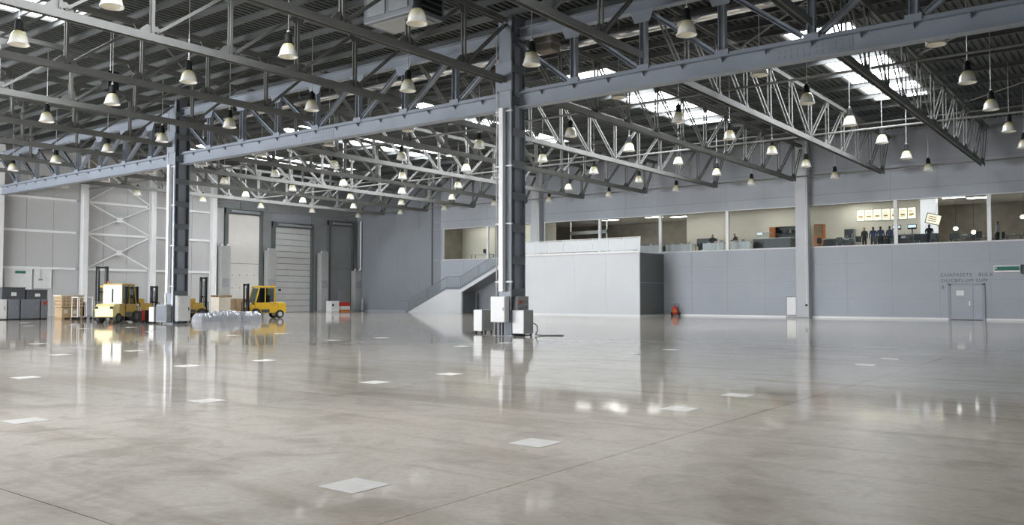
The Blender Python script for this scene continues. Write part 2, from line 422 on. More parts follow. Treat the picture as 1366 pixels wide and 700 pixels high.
# ---- left wall
lw = MB().box(XL-0.35, XL-0.05, Y0-0.3, YW+0.4, -0.02, ZD+0.1)
wall_left = lw.build('wall_left', 'wallback'); struct(wall_left, 'white left wall with girts and loading doors')
plc = {}
def panel_l(y0, y1, z0, z1, m='wallleft', g=0.012):
    key = (round(y1-y0, 3), round(z1-z0, 3), m)
    if key not in plc: plc[key] = MB().box(0, 0.05, g, y1-y0-g, g, z1-z0-g).mesh('wall_panel', m)
    link('wall_panel', plc[key], wall_left, (XL-0.05, y0, z0))
for b in (Y0, -3, 3, 9, 15, 21): panel_l(b, b+6, 0, 13)
for b in (27, 33, 39):
    for s in range(3):
        for z0, z1 in ((0, 3.75), (3.75, 6.6), (6.6, 9.2), (9.2, 13.0)): panel_l(b+2*s, b+2*s+2, z0, z1)
for z0, z1 in ((9.75, 13.0),):
    for s in range(6): panel_l(45+3*s if s else 45, min(45+3*s+3, 62.6), z0, z1, 'doorgrey')
panel_l(45, 46.3, 0, 9.75); panel_l(50.3, 51.6, 0, 9.75, 'doorgrey'); panel_l(56.5, 58.6, 0, 9.75, 'doorgrey'); panel_l(62.0, 62.65, 0, 9.75, 'doorgrey')
# girts
for gi, z in enumerate((3.75, 6.62, 9.2)):
    for b in (27.3, 33.3, 39.3):
        MB().box(0, 0.16, 0, 5.4, -0.09, 0.09).build('girt', 'colwhite', wall_left, (XL, b, z))
# wall columns
for y, lab in ((27.0, 'pale wall column at the left edge under the girder end'), (33.3, 'white wall column right of the two wall boards'),
               (39.1, 'white wall column between the braced bay and the near lattice column'), (45.0, 'white wall column left of the first loading door')):
    o = thing('wall_column', lab, 'column', (XL, y, 0))
    MB().ibeam((0.26, 0, 0), (0.26, 0, 12.9), 0.42, 0.5, 0.04, (1, 0, 0)).build('shaft', 'colwhite', o)
    MB().box(0.01, 0.6, -0.32, 0.32, 0, 0.04).build('base_plate', 'midgrey', o)
# cross bracing in the second bay
def brace(z0, z1, lab):
    o = thing('cross_brace', lab, 'bracing', (XL+0.22, 33.6, z0))
    MB().tube((0, 0, 0), (0, 5.2, z1-z0), 0.05).build('brace_rod', 'colwhite', o)
    MB().tube((0.11, 0, z1-z0), (0.11, 5.2, 0), 0.05).build('brace_rod', 'colwhite', o)
    MB().box(-0.02, 0.14, 2.4, 2.8, (z1-z0)/2-0.2, (z1-z0)/2+0.2).build('gusset_plate', 'colwhite', o)
brace(6.7, 9.1, 'upper white cross brace on the left wall between two columns')
brace(3.85, 6.5, 'middle white cross brace on the left wall above the yellow forklift')
brace(9.3, 12.6, 'top white cross brace on the left wall close under the roof')

# loading doors
def sect_door(name, y0, y1, zt, nsl, m, label, zsplit=None, z0=0.0):
    fr = MB().box(XL-0.03, XL+0.28, y0-0.32, y0-0.02, 0, zt+0.5).box(XL-0.03, XL+0.28, y1+0.02, y1+0.32, 0, zt+0.5).box(XL-0.03, XL+0.3, y0-0.32, y1+0.32, zt, zt+0.45)
    o = fr.build(name, 'doordark'); struct(o, label)
    h = (zt-z0)/nsl
    for q in range(nsl):
        MB().box(0.0, 0.07, 0.01, y1-y0-0.01, 0.02, h-0.02).build('slat', m, o, (XL+0.03, y0, z0+q*h))
    MB().box(XL, XL+0.03, y0, y1, 0, zt).build('door_back', 'doordark', o)
    MB().box(XL+0.3, XL+0.5, y0+0.2, y1-0.2, zt+0.1, zt+0.32).build('roller_shaft', 'midgrey', o)
    return o
d1 = sect_door('door_1', 46.6, 50.1, 9.3, 2, 'doorlight', 'tall pale loading door nearest the forklifts')
for z in (4.0, 2.8):
    for q in range(4): MB().box(XL+0.1, XL+0.115, 47.1+0.8*q, 47.2+0.8*q, z-0.5, z-0.4).build('peg', 'midgrey', d1)
d2 = sect_door('door_2', 51.9, 56.3, 8.4, 14, 'doorslat', 'slatted sectional loading door behind the yellow forklift')
d3 = sect_door('door_3', 58.9, 61.8, 9.0, 2, 'doorgrey', 'dim grey loading door by the corner')
MB().box(XL+0.1, XL+0.13, 59.9, 60.9, 0.1, 2.15).build('wicket_door', 'midgrey', d3)
MB().box(XL+0.1, XL+0.14, 52.4, 52.7, 2.1, 2.3).build('lock_plate', 'black', d2)
# air curtain towers beside the doors
def tower(y, h, lab):
    o = thing('air_curtain_tower', lab, 'air curtain', (XL+0.55, y, 0), group='air curtain towers beside the loading doors')
    MB().box(-0.3, 0.3, -0.5, 0.5, 0.15, h).build('housing', 'boxgrey', o, bevel=0.03)
    MB().box(-0.32, 0.32, -0.52, 0.52, 0, 0.15).build('plinth', 'midgrey', o)
    for q in range(int(h/1.0)):
        MB().box(0.3, 0.325, -0.38, 0.38, 0.4+q, 1.2+q).build('grille', 'midgrey' if q == 2 else 'boxgrey', o)
    for s in (-1, 1):
        MB().box(0.05, 0.2, s*0.3-0.06, s*0.3+0.06, h, h+0.2).build('cap', 'offwhite', o)
tower(45.95, 6.2, 'tall grey air curtain tower left of the pale loading door')
tower(51.05, 6.0, 'tall grey air curtain tower left of the slatted loading door')
tower(57.6, 6.0, 'tall bluish air curtain tower right of the slatted loading door')
tower(62.35-0.15, 4.3, 'short air curtain tower in the far left corner')
# vertical pipe by the corner
MBp = MB().tube((XL+0.9, 62.45, 4.4), (XL+0.9, 62.45, 9.6), 0.07, 10)
tag(MBp.build('down_pipe', 'pipe'), 'thin white vertical pipe in the far left corner', 'pipe')

# ---- other walls, behind and right of the camera
fw = MB(); e = [XL-0.3] + sum([[a, b] for a, b in DOORS], []) + [XR+0.3]
for q in range(0, len(e), 2): fw.box(e[q], e[q+1], Y0-0.5, Y0-0.2, -0.02, 6.8)
fw.box(XL-0.3, XR+0.3, Y0-0.5, Y0-0.2, 6.8, ZD+0.1)
struct(fw.build('wall_front', 'wallgrey'), 'hall wall with open gates behind the viewer')
struct(MB().box(XR+0.05, XR+0.35, Y0-0.3, YW+0.4, -0.02, ZD+0.1).build('wall_right', 'wallgrey'))

# ---- white projecting block by the stairs with parapet and glass balustrade
blk = empty('wall_block', (0, 0, 0)); struct(blk, 'white panelled block projecting from the back wall')
MB().box(-44.0, -32.0, 58.642, YW-0.01, 0, 5.0).build('core', 'wallwhite', blk)
for i in range(4):
    for z0, z1 in ((0.12, 1.4), (1.4, 2.65), (2.65, 3.9), (3.9, 5.0)):
        MB().box(0.014, 2.986, 0, 0.05, 0.012, z1-z0-0.012).build('wall_panel', 'wallwhite', blk, (-44.0+3*i, 58.63, z0))
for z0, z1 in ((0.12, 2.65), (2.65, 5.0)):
    MB().box(-32.0, -31.96, 58.7, YW-0.04, z0+0.012, z1-0.012).build('wall_panel', 'doordark', blk)  # dark colour stands in for the deep shade on this side
MB().box(-44.05, -31.93, 58.55, 58.95, 5.0, 5.16).build('coping', 'white', blk)
MB().box(-44.0, -31.98, 58.6, 58.68, 0, 0.12).build('skirting', 'white', blk)
bal = thing('glass_balustrade', 'pale glass balustrade along the top of the white block', 'railing', (-43.6, 58.75, 5.16))
for q in range(8): MB().box(0.02, 1.42, -0.01, 0.01, 0.06, 1.0).build('glass_panel', 'sheenglass', bal, (q*1.45, 0, 0))
for q in range(9): MB().box(-0.025, 0.025, -0.03, 0.03, 0, 1.04).build('post', 'offwhite', bal, (q*1.45, 0, 0))
MB().box(-0.03, 11.63, -0.03, 0.03, 1.04, 1.09).build('handrail', 'offwhite', bal)

# ---- staircase
st = thing('staircase', 'grey staircase rising to the right along the back wall', 'staircase', (0, 60.0, 0))
D = 2.3
# side profile of the flight: solid base under the lower flight, soffit under the upper flight
lower = [(-58.6, 0), (-53.4, 2.28), (-51.7, 2.28), (-45.6, 5.1), (-45.6, 4.72), (-51.5, 1.95), (-51.5, 0)]
MB().prism(lower, 'y', 0.05, 0.25).build('stringer_wall', 'wallwhite', st)
MB().prism([(-58.6, 0), (-53.4, 2.2), (-51.7, 2.2), (-45.6, 5.0), (-45.6, 4.72), (-51.5, 1.95), (-51.5, 0)], 'y', D-0.2, D).build('stringer_wall', 'wallgrey', st)
MB().prism([(-51.5, 1.95), (-51.5, 2.05), (-45.6, 4.8), (-45.6, 4.72)], 'y', 0.25, D-0.2).build('soffit', 'cabinet', st)  # soffit and end wall coloured dark to carry the recess shade
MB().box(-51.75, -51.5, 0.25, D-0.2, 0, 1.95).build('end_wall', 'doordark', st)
sm = MB().box(0, 0.42, 0.25, D-0.2, -0.19, 0.0).mesh('step', 'midgrey')
for q in range(12): link('step', sm, st, (-58.6+0.42*q, 0, 0.19*(q+1)))
MB().box(-53.5, -51.6, 0.25, D-0.2, 2.18, 2.28).build('landing', 'midgrey', st)
for q in range(15): link('step', sm, st, (-51.7+0.405*q, 0, 2.28+0.19*(q+1)))
# dark edge trim along the near stringer
MB().bar((-58.7, 0.02, 0.02), (-53.4, 0.02, 2.34), 0.05, 0.2).bar((-53.4, 0.02, 2.34), (-51.7, 0.02, 2.34), 0.05, 0.2).bar((-51.7, 0.02, 2.34), (-45.6, 0.02, 5.16), 0.05, 0.2).build('edge_trim', 'cabinet', st)
top_pts = [(-59.6, 0, 1.05), (-58.6, 0, 1.15), (-53.4, 0, 3.4), (-51.7, 0, 3.4), (-45.6, 0, 6.2)]
rl = MB().path(top_pts, 0.04, 8).build('railing', 'cabinet', st, (0, 0.15, 0))
for px_, z in ((-58.4, 0.1), (-56, 1.15), (-53.4, 2.35), (-51.7, 2.35), (-49.5, 3.35), (-47.5, 4.3), (-45.7, 5.1)):
    MB().tube((px_, 0, z), (px_, 0, z+1.05), 0.025, 8).build('baluster', 'cabinet', rl)
for a, b in (((-58.3, 0.25), (-53.5, 2.4)), ((-53.3, 2.42), (-51.8, 2.42)), ((-51.6, 2.5), (-45.8, 5.15))):
    MB().prism([(a[0], a[1]), (b[0], b[1]), (b[0], b[1]+0.85), (a[0], a[1]+0.85)], 'y', -0.006, 0.006).build('glass_panel', 'glass', rl)
# dark store room doorway below the upper flight
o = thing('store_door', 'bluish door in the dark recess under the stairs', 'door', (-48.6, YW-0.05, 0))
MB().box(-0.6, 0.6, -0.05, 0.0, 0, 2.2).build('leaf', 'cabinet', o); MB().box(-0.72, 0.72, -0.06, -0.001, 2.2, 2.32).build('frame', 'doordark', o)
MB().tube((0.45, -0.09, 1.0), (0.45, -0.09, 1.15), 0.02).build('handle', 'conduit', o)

# ================================================================== MAIN STEEL
# ---- lattice columns
def lattice_column(x, label):
    o = thing('lattice_column', label, 'column', (x, YG, 0))
    for s in (-1, 1):
        MB().ibeam((0, s*0.33, 0.03), (0, s*0.33, 12.8), 0.66, 0.26, 0.03, (0, 1, 0)).build('post', 'girder', o)
    for s in (-1, 1): MB().box(s*0.27-0.012, s*0.27+0.012, -0.2, 0.2, 0.03, 12.8).build('web_plate', 'girder', o)
    bt = MB().box(-0.012, 0.012, -0.42, 0.42, -0.16, 0.16).mesh('batten', 'batten')
    z = 1.7
    while z < 12.6:
        for s in (-1, 1): link('batten', bt, o, (s*0.345, 0, z))
        z += 1.28
    MB().box(-0.5, 0.5, -0.6, 0.6, 0, 0.035).build('base_plate', 'midgrey', o)
    MB().box(-0.40, 0.40, -0.56, -0.47, 9.75, 10.9).build('splice_plate', 'girder', o)
    # services on the face turned to the viewer
    MB().box(-0.16, 0.06, -0.68, -0.48, 1.75, 9.05).build('white_riser', 'pipe', o, bevel=0.02)
    for xx in (-0.37, 0.33): MB().tube((xx, -0.52, 1.0), (xx, -0.52, 12.3), 0.025, 8).build('conduit', 'conduit', o)
    for zz in (2.1, 4.4, 6.7, 8.9): MB().box(-0.42, 0.40, -0.545, -0.46, zz, zz+0.06).build('clamp', 'offwhite', o)
    return o
lattice_column(-20.5, 'blue grey lattice column with white riser nearest the viewer')
lattice_column(-44.5, 'blue grey lattice column with white riser standing among the forklifts')

# ---- girder trusses along the column line
ZB = 9.08
GH = 0.6
def girder(x0, x1, label):
    o = thing('girder_truss', label, 'truss', (x0, YG, ZB), group='main girders on the column line')
    Lg = x1-x0; mid = Lg/2; e = 0.42
    ch = MB().ibeam((e, 0, GH/2), (Lg-e, 0, GH/2), 0.44, GH, 0.035).build('bottom_chord', 'girder', o)
    br = MB().add([(-0.01,-0.02,0.56),(-0.01,-0.215,0.56),(-0.01,-0.02,0.40),(0.01,-0.02,0.56),(0.01,-0.215,0.56),(0.01,-0.02,0.40)], [(0,1,2),(3,5,4),(0,3,4,1),(1,4,5,2),(2,5,3,0)]).mesh('bracket', 'girder')
    q = 1.5
    while q < Lg-0.6: link('bracket', br, ch, (q, 0, 0)); q += 1.5
    MB().bar((e, 0, GH+0.06), (Lg-e, 0, GH+0.06), 0.2, 0.12).build('rail', 'girder', o)
    MB().ibeam((e, 0, 3.0), (Lg-e, 0, 3.0), 0.34, 0.44, 0.03).build('top_chord', 'girder', o)
    bolt = MB()
    for i in range(12):
        for j in (0.14, 0.22, 0.36, 0.44): bolt.box(mid-1.1+0.2*i, mid-1.04+0.2*i, -0.045, -0.012, j, j+0.045)
    MB().box(mid-1.25, mid+1.25, -0.03, -0.016, 0.09, 0.51).build('splice_plate', 'girder', ch)
    bolt.build('bolts', 'midgrey', ch)
    n = int(round(Lg/3))
    for i in range(1, n):
        x = 3*i
        MB().hbeam((x, 0, GH+0.1), (x, 0, 2.8), 0.24, 0.24, 0.025, (0, 1, 0)).build('vertical', 'girder', o)
        MB().box(x-0.24, x+0.24, -0.14, -0.12, GH+0.02, GH+0.22).build('gusset_plate', 'girder', o)
        MB().prism([(x-0.5, 2.8), (x+0.5, 2.8), (x+0.3, 2.35), (x-0.3, 2.35)], 'y', -0.15, -0.125).build('gusset_plate', 'girder', o)
    for i in range(n):
        a, b = 3*i, 3*i+3
        if a < mid: p0, p1 = (a+0.25, 0, 2.7), (b-0.3, 0, GH+0.2)
        else: p0, p1 = (b-0.25, 0, 2.7), (a+0.3, 0, GH+0.2)
        MB().hbeam(p0, p1, 0.17, 0.18, 0.02, (0, 1, 0)).build('diagonal', 'girder', o)
    return o
girder(-44.5, -20.5, 'blue grey girder truss spanning between the two lattice columns')
girder(-68.5, -44.5, 'bright girder truss running from the left wall to the farther column')
girder(-20.5, 3.5, 'shaded girder truss running right from the front lattice column')

# ---- secondary roof trusses (along the view depth)
GAP = 0.075
def twin(p0, p1, w, t):
    """a member made of two flat bars with a gap, tied at the ends"""
    m = MB(); d = (Vector(p1)-Vector(p0)).normalized()
    for s in (-1, 1):
        off = Vector((s*GAP, 0, 0))
        m.bar(Vector(p0)+off, Vector(p1)+off, t, w, (0, 1, 0) if abs(d.z) > 0.9 else (0, 0, 1))
    for q in (Vector(p0)+d*0.06, Vector(p1)-d*0.06):
        m.bar(q-d*0.06, q+d*0.06, 2*GAP+t, w*0.8, (0, 1, 0) if abs(d.z) > 0.9 else (0, 0, 1))
    return m
def make_truss(y0, y1, nodes, mid, zt, updiag):
    """meshes of one truss in local coordinates: origin on the truss line at floor-plan y0, z at the chord underside"""
    parts = []
    parts.append(('bottom_chord', MB().hbeam((0, y0, 0.13), (0, y1, 0.13), 0.24, 0.26, 0.025).mesh('bottom_chord', 'truss')))
    parts.append(('top_chord', MB().hbeam((0, nodes[0]-0.3 if not updiag else y0, zt), (0, YW-0.2 if updiag else y1, zt), 0.24, 0.2, 0.025).mesh('top_chord', 'truss')))
    for y in nodes:
        parts.append(('vertical', twin((0, y, 0.2), (0, y, zt-0.05), 0.10, 0.045).mesh('vertical', 'truss')))
        parts.append(('gusset_plate', MB().prism([(y-0.42, 0.2), (y+0.42, 0.2), (y+0.42, 0.34), (y+0.2, 0.55), (y-0.2, 0.55), (y-0.42, 0.34)], 'x', -0.018, 0.018).mesh('gusset_plate', 'truss')))
        parts.append(('gusset_plate', MB().prism([(y-0.4, zt-0.06), (y+0.4, zt-0.06), (y+0.2, zt-0.4), (y-0.2, zt-0.4)], 'x', -0.018, 0.018).mesh('gusset_plate', 'truss')))
    for y in nodes:
        if y > mid-0.1 and y+3 <= nodes[-1]+3.1:
            t = min(y+3, (YW-0.4) if updiag else y1)
            parts.append(('diagonal', twin((0, y+0.12, 0.3), (0, t-0.15, zt-0.15), 0.09, 0.04).mesh('diagonal', 'truss')))
        if y < mid+0.1 and y-3 >= nodes[0]-3.1:
            parts.append(('diagonal', twin((0, y-0.12, 0.3), (0, max(y-3, y0)+0.15, zt-0.15), 0.09, 0.04).mesh('diagonal', 'truss')))
    return parts
far_nodes = [30.5+3*k for k in range(11)]                # 30.5 .. 60.5
near_nodes = [0.0+3*k for k in range(9)]                 # 0 .. 24
far = make_truss(27.3, 60.7, far_nodes, 45.5, 2.75, True)
near = make_truss(-8.7, 26.7, near_nodes, 9.0, 2.55, False)
def place(parts, x, z, label, group):
    o = thing('roof_truss', label, 'truss', (x, 0, z), group=group)
    for nm, me in parts: link(nm, me, o)
for k, x in enumerate(TX):
    pos = ['rightmost', 'second from the right', 'third from the right', 'fourth from the right', 'fifth from the right', 'sixth from the right', 'seventh from the right', 'eighth from the right', 'ninth from the right', 'leftmost'][k]
    place(far, x, 9.82, 'steel roof truss reaching the back wall, %s' % pos, 'roof trusses of the far bay')
    place(near, x, 10.05, 'steel roof truss in front of the girder line, %s' % pos, 'roof trusses of the near bay')

# ---- horizontal tie tubes between the far trusses
for y, z, r, lab in ((45.5, 10.15, 0.055, 'long horizontal tie tube crossing the far trusses at mid span'), (60.4, 10.12, 0.05, 'horizontal tie tube joining the truss ends near the back wall'),
                     (33.5, 10.2, 0.05, 'horizontal tie tube crossing the far trusses just behind the girder'), (54.5, 12.2, 0.05, 'high horizontal tie tube crossing the far trusses near the back wall')):
    o = thing('tie_tube', lab, 'bracing', (0, y, z))
    for a in [XL] + TX[::-1]:
        b = min([t for t in TX + [XR] if t > a + 1])
        MB().tube((a+0.16, 0, 0), (b-0.16, 0, 0), r).build('tube_length', 'truss', o)
# sloping sway braces under the roof plane (ladder like bracing between purlins)
for x, y, lab in ((-2.5, 36, 'thin diagonal roof brace at far upper right, under the corrugated deck'), (-8.5, 30, 'thin diagonal roof brace behind the shaded girder'),
                  (-32.5, 18, 'thin diagonal roof brace at upper left, ahead of the girder'), (-2.5, 48, 'thin diagonal roof brace nearest the right edge of the picture')):
    o = thing('sway_brace', lab, 'bracing', (x, y, 12.7), group='thin diagonal braces under the roof deck')
    MB().tube((-0.16, 0.3, 0), (-5.84, 5.7, -0.1), 0.04, 6).build('brace_rod', 'truss', o)
    for q, v in ((-0.2, 0.3), (-5.8, 5.7)): MB().box(q-0.12, q+0.12, v-0.15, v+0.15, -0.12, 0.02).build('gusset_plate', 'truss', o)

# ---- ventilation duct
du = thing('ventilation_duct', 'shiny round spiral duct running behind the girder under the roof', 'duct', (0, 29.1, 11.98))
xx = -62.0
while xx < 1.0:
    MB().tube((xx, 0, 0), (xx+2.94, 0, 0), 0.19, 18).build('duct_length', 'duct', du, smooth=False)
    MB().tube((xx+2.93, 0, 0), (xx+3.01, 0, 0), 0.205, 18).build('joint_ring', 'duct', du)
    MB().tube((xx+1.5, 0, 0.19), (xx+1.5, 0, 0.98), 0.012, 6).build('hanger', 'conduit', du)
    xx += 3.0
# ---- roof air handling unit
ah = thing('air_handling_unit', 'large dark box unit hanging under the roof at top centre', 'ventilation unit', (-22.3, 20.6, 11.25))
MB().box(0, 2.5, 0, 1.5, 0, 1.5).build('casing', 'cabinet', ah, bevel=0.03)
MB().box(0.25, 2.25, 0.2, 1.3, -0.04, 0).build('base_panel', 'boxgrey', ah)
MB().box(2.5, 2.54, 0.15, 1.35, 0.15, 1.35).build('intake_grille', 'black', ah)
for q in range(5): MB().box(2.53, 2.56, 0.17, 1.33, 0.25+0.22*q, 0.31+0.22*q).build('louvre', 'darkgrey', ah)
MB().box(0.2, 1.1, -0.03, 0, 0.2, 1.3).build('access_door', 'midgrey', ah); MB().box(1.3, 2.2, -0.03, 0, 0.2, 1.3).build('access_door', 'midgrey', ah)
for a in (0.2, 2.3):
    for b in (0.15, 1.35): MB().tube((a, b, 1.5), (a, b, 1.75), 0.02, 6).build('hanger', 'conduit', ah)
# small brown duct outlet right of the front column, under the roof
o = thing('duct_box', 'small brownish duct box under the roof right of the front column', 'duct', (-20.0, 27.75, 11.5))
MB().tube((0.5, 0.4, 0.75), (0.5, 0.4, 1.7), 0.02).build('hanger', 'conduit', o); MB().box(0, 0.9, 0, 0.7, 0, 0.65).build('casing', 'cafbrown', o, bevel=0.08); MB().box(-0.04, 0.94, -0.04, 0.74, 0.3, 0.36).build('flange', 'midgrey', o)
# black loudspeaker boxes
for x, y, z, lab in ((-36.2, 18.6, 10.55, 'small black box hanging behind a pendant lamp at upper left'),):
    o = thing('loudspeaker', lab, 'speaker', (x, y, z))
    MB().box(-0.3, 0.3, -0.25, 0.25, 0, 0.8).build('casing', 'black', o, bevel=0.03); MB().tube((0, 0, 0.8), (0, 0, 2.65), 0.02).build('hanger', 'conduit', o)
    MB().lathe([(0.02, 0), (0.2, 0.02), (0.22, 0.0)], 14).build('cone', 'darkgrey', o, (0, -0.26, 0.4))

# ---- pendant lamps
shade = MB().lathe([(0.095, 0.47), (0.15, 0.45), (0.215, 0.37), (0.258, 0.26), (0.288, 0.14), (0.31, 0.02), (0.318, 0.0), (0.308, 0.0), (0.278, 0.14), (0.248, 0.255), (0.205, 0.36), (0.09, 0.455)], 20).mesh('shade', 'shade', True)
rim = MB().lathe([(0.318, 0.0), (0.33, 0.01), (0.33, 0.035), (0.314, 0.04)], 20).mesh('rim', 'offwhite', True)
hous = MB().lathe([(0.0, 0.86), (0.05, 0.86), (0.06, 0.81), (0.105, 0.79), (0.125, 0.75), (0.125, 0.54), (0.15, 0.52), (0.15, 0.48), (0.09, 0.46), (0.0, 0.46)], 16).mesh('gear_housing', 'black', True)
bulb = MB().lathe([(0.0, 0.18), (0.05, 0.2), (0.07, 0.28), (0.05, 0.38), (0.03, 0.44), (0.0, 0.46)], 10).mesh('bulb', 'bulb', True)
cord = MB().tube((0, 0, 0.86), (0, 0, 3.5), 0.016, 6).mesh('cord', 'conduit')
hook = MB().lathe([(0.0, 0.91), (0.05, 0.91), (0.05, 0.85), (0.0, 0.85)], 8).mesh('hook', 'offwhite')
ZL = 9.75
LY = [60, 54, 48, 42, 36, 30.3, 24.2, 18.3, 12]
for i in range(11):
    x = -5.5-6*i
    row = ['rightmost lamp row', 'second lamp row from the right', 'third lamp row from right', 'fourth lamp row from right', 'fifth lamp row from right', 'sixth lamp row from right', 'seventh lamp row from right', 'eighth lamp row from right', 'ninth lamp row from right', 'tenth lamp row from right', 'leftmost lamp row'][i]
    for j, y in enumerate(LY):
        if not inframe(x, y, ZL+0.25, 25): continue
        jx, jy, jz = random.uniform(-0.06, 0.06), random.uniform(-0.1, 0.1), random.uniform(-0.06, 0.06)
        o = thing('pendant_lamp', 'cream bell pendant lamp, %s from the back wall, %s' % (ORD[j], row), 'lamp', (x+jx, y+jy, ZL+jz), group='bell pendant lamps under the roof')
        for nm, me in (('shade', shade), ('rim', rim), ('gear_housing', hous), ('bulb', bulb), ('cord', cord), ('hook', hook)): link(nm, me, o)

# ================================================================== THINGS ON THE FLOOR
# ---- units around the front column
def wheeled_unit(x0, x1, y0, y1, h, label, fm='white', sm='boxgrey'):
    o = thing('column_unit', label, 'cabinet', ((x0+x1)/2, (y0+y1)/2, 0))
    a, b = (x1-x0)/2, (y1-y0)/2
    MB().box(-a, a, -b+0.03, b, 0.1, h).build('casing', sm, o, bevel=0.015)
    MB().box(-a+0.005, a-0.005, -b, -b+0.03, 0.11, h-0.01).build('front_panel', fm, o)
    for q in range(4): MB().box(a, a+0.008, -b+0.12, b-0.08, 0.25+0.09*q, 0.29+0.09*q).build('vent_slot', 'midgrey', o)
    for sx in (-1, 1):
        for sy in (-1, 1):
            MB().tube((sx*(a-0.06)-0.02, sy*(b-0.08), 0.05), (sx*(a-0.06)+0.02, sy*(b-0.08), 0.05), 0.05, 10).build('castor', 'rubber', o)
    return o
wheeled_unit(-22.95, -22.5, 27.55, 28.35, 1.0, 'white fronted floor unit standing left of the front column')
u = wheeled_unit(-20.1, -19.55, 26.5, 27.15, 1.02, 'white fronted floor unit with cable right of the front column')
MB().path([(0.3, 0.3, 0.5), (0.42, 0.36, 0.42), (0.45, 0.36, 0.2), (0.36, 0.34, 0.05), (0.5, 0.5, 0.02), (1.2, 1.1, 0.02)], 0.02, 6).build('cable', 'rubber', u)
o = thing('distribution_box', 'white distribution box hung on the front of the nearest lattice column', 'electrical box', (-20.57, 26.2, 0.5))
MB().box(-0.36, 0.36, -0.02, 0.24, 0.04, 1.05).build('casing', 'offwhite', o, bevel=0.015)
MB().box(-0.34, 0.34, -0.045, -0.02, 0.06, 1.03).build('door', 'white', o); MB().box(0.26, 0.3, -0.06, -0.045, 0.5, 0.62).build('latch', 'midgrey', o)
for q in (-0.2, 0, 0.15): MB().tube((q, 0.12, -0.48), (q, 0.12, 0.04), 0.03, 8).build('cable', 'rubber', o)
o = thing('socket_panel', 'mottled grey socket panel on the right side of the nearest column', 'electrical box', (-20.12, 27.0, 0.98))
MB().box(0, 0.14, -0.3, 0.42, 0, 0.58).build('casing', 'boxgrey', o, bevel=0.01)
for q in range(3):
    for z in (0.14, 0.36): MB().tube((0.14, -0.15+0.22*q, z), (0.19, -0.15+0.22*q, z), 0.06, 10).build('socket', ['red', 'midgrey', 'midgrey'][q] if z > 0.3 else 'midgrey', o)
# ---- units around the second column
wheeled_unit(-46.35, -45.85, 26.35, 27.2, 0.95, 'white fronted floor unit at the foot of the farther lattice column')
o = thing('distribution_box', 'grey distribution box hung on the side of the farther lattice column', 'electrical box', (-44.1, 26.7, 0.15))
MB().box(0, 0.3, -0.1, 0.7, 0, 1.45).build('casing', 'boxgrey', o, bevel=0.015); MB().box(0.3, 0.325, -0.07, 0.67, 0.03, 1.42).build('door', 'offwhite', o); MB().box(0.325, 0.34, 0.55, 0.6, 0.6, 0.8).build('latch', 'black', o)
o = thing('junction_box', 'dark grey box on the front of the farther lattice column', 'electrical box', (-44.55, 26.15, 0.1))
MB().box(-0.7, 0.35, 0, 0.3, 0, 1.0).build('casing', 'midgrey', o, bevel=0.02); MB().box(-0.62, 0.27, -0.02, 0, 0.08, 0.92).build('door', 'cabinet', o)
o = thing('tool_cart', 'small red and black hand cart beside the farther lattice column', 'cart', (-47.2, 26.6, 0))
MB().box(-0.16, 0.16, -0.3, 0.3, 0.1, 0.75).build('body', 'black', o); MB().box(0.16, 0.18, -0.28, -0.12, 0.12, 0.73).build('red_panel', 'red', o); MB().path([(-0.1, -0.3, 0.7), (-0.1, -0.42, 0.95), (0.1, -0.42, 0.95), (0.1, -0.3, 0.7)], 0.015).build('handle', 'conduit', o)
for s in (-1, 1): MB().tube((-0.18, s*0.2, 0.09), (0.18, s*0.2, 0.09), 0.09, 12).build('wheel', 'rubber', o)

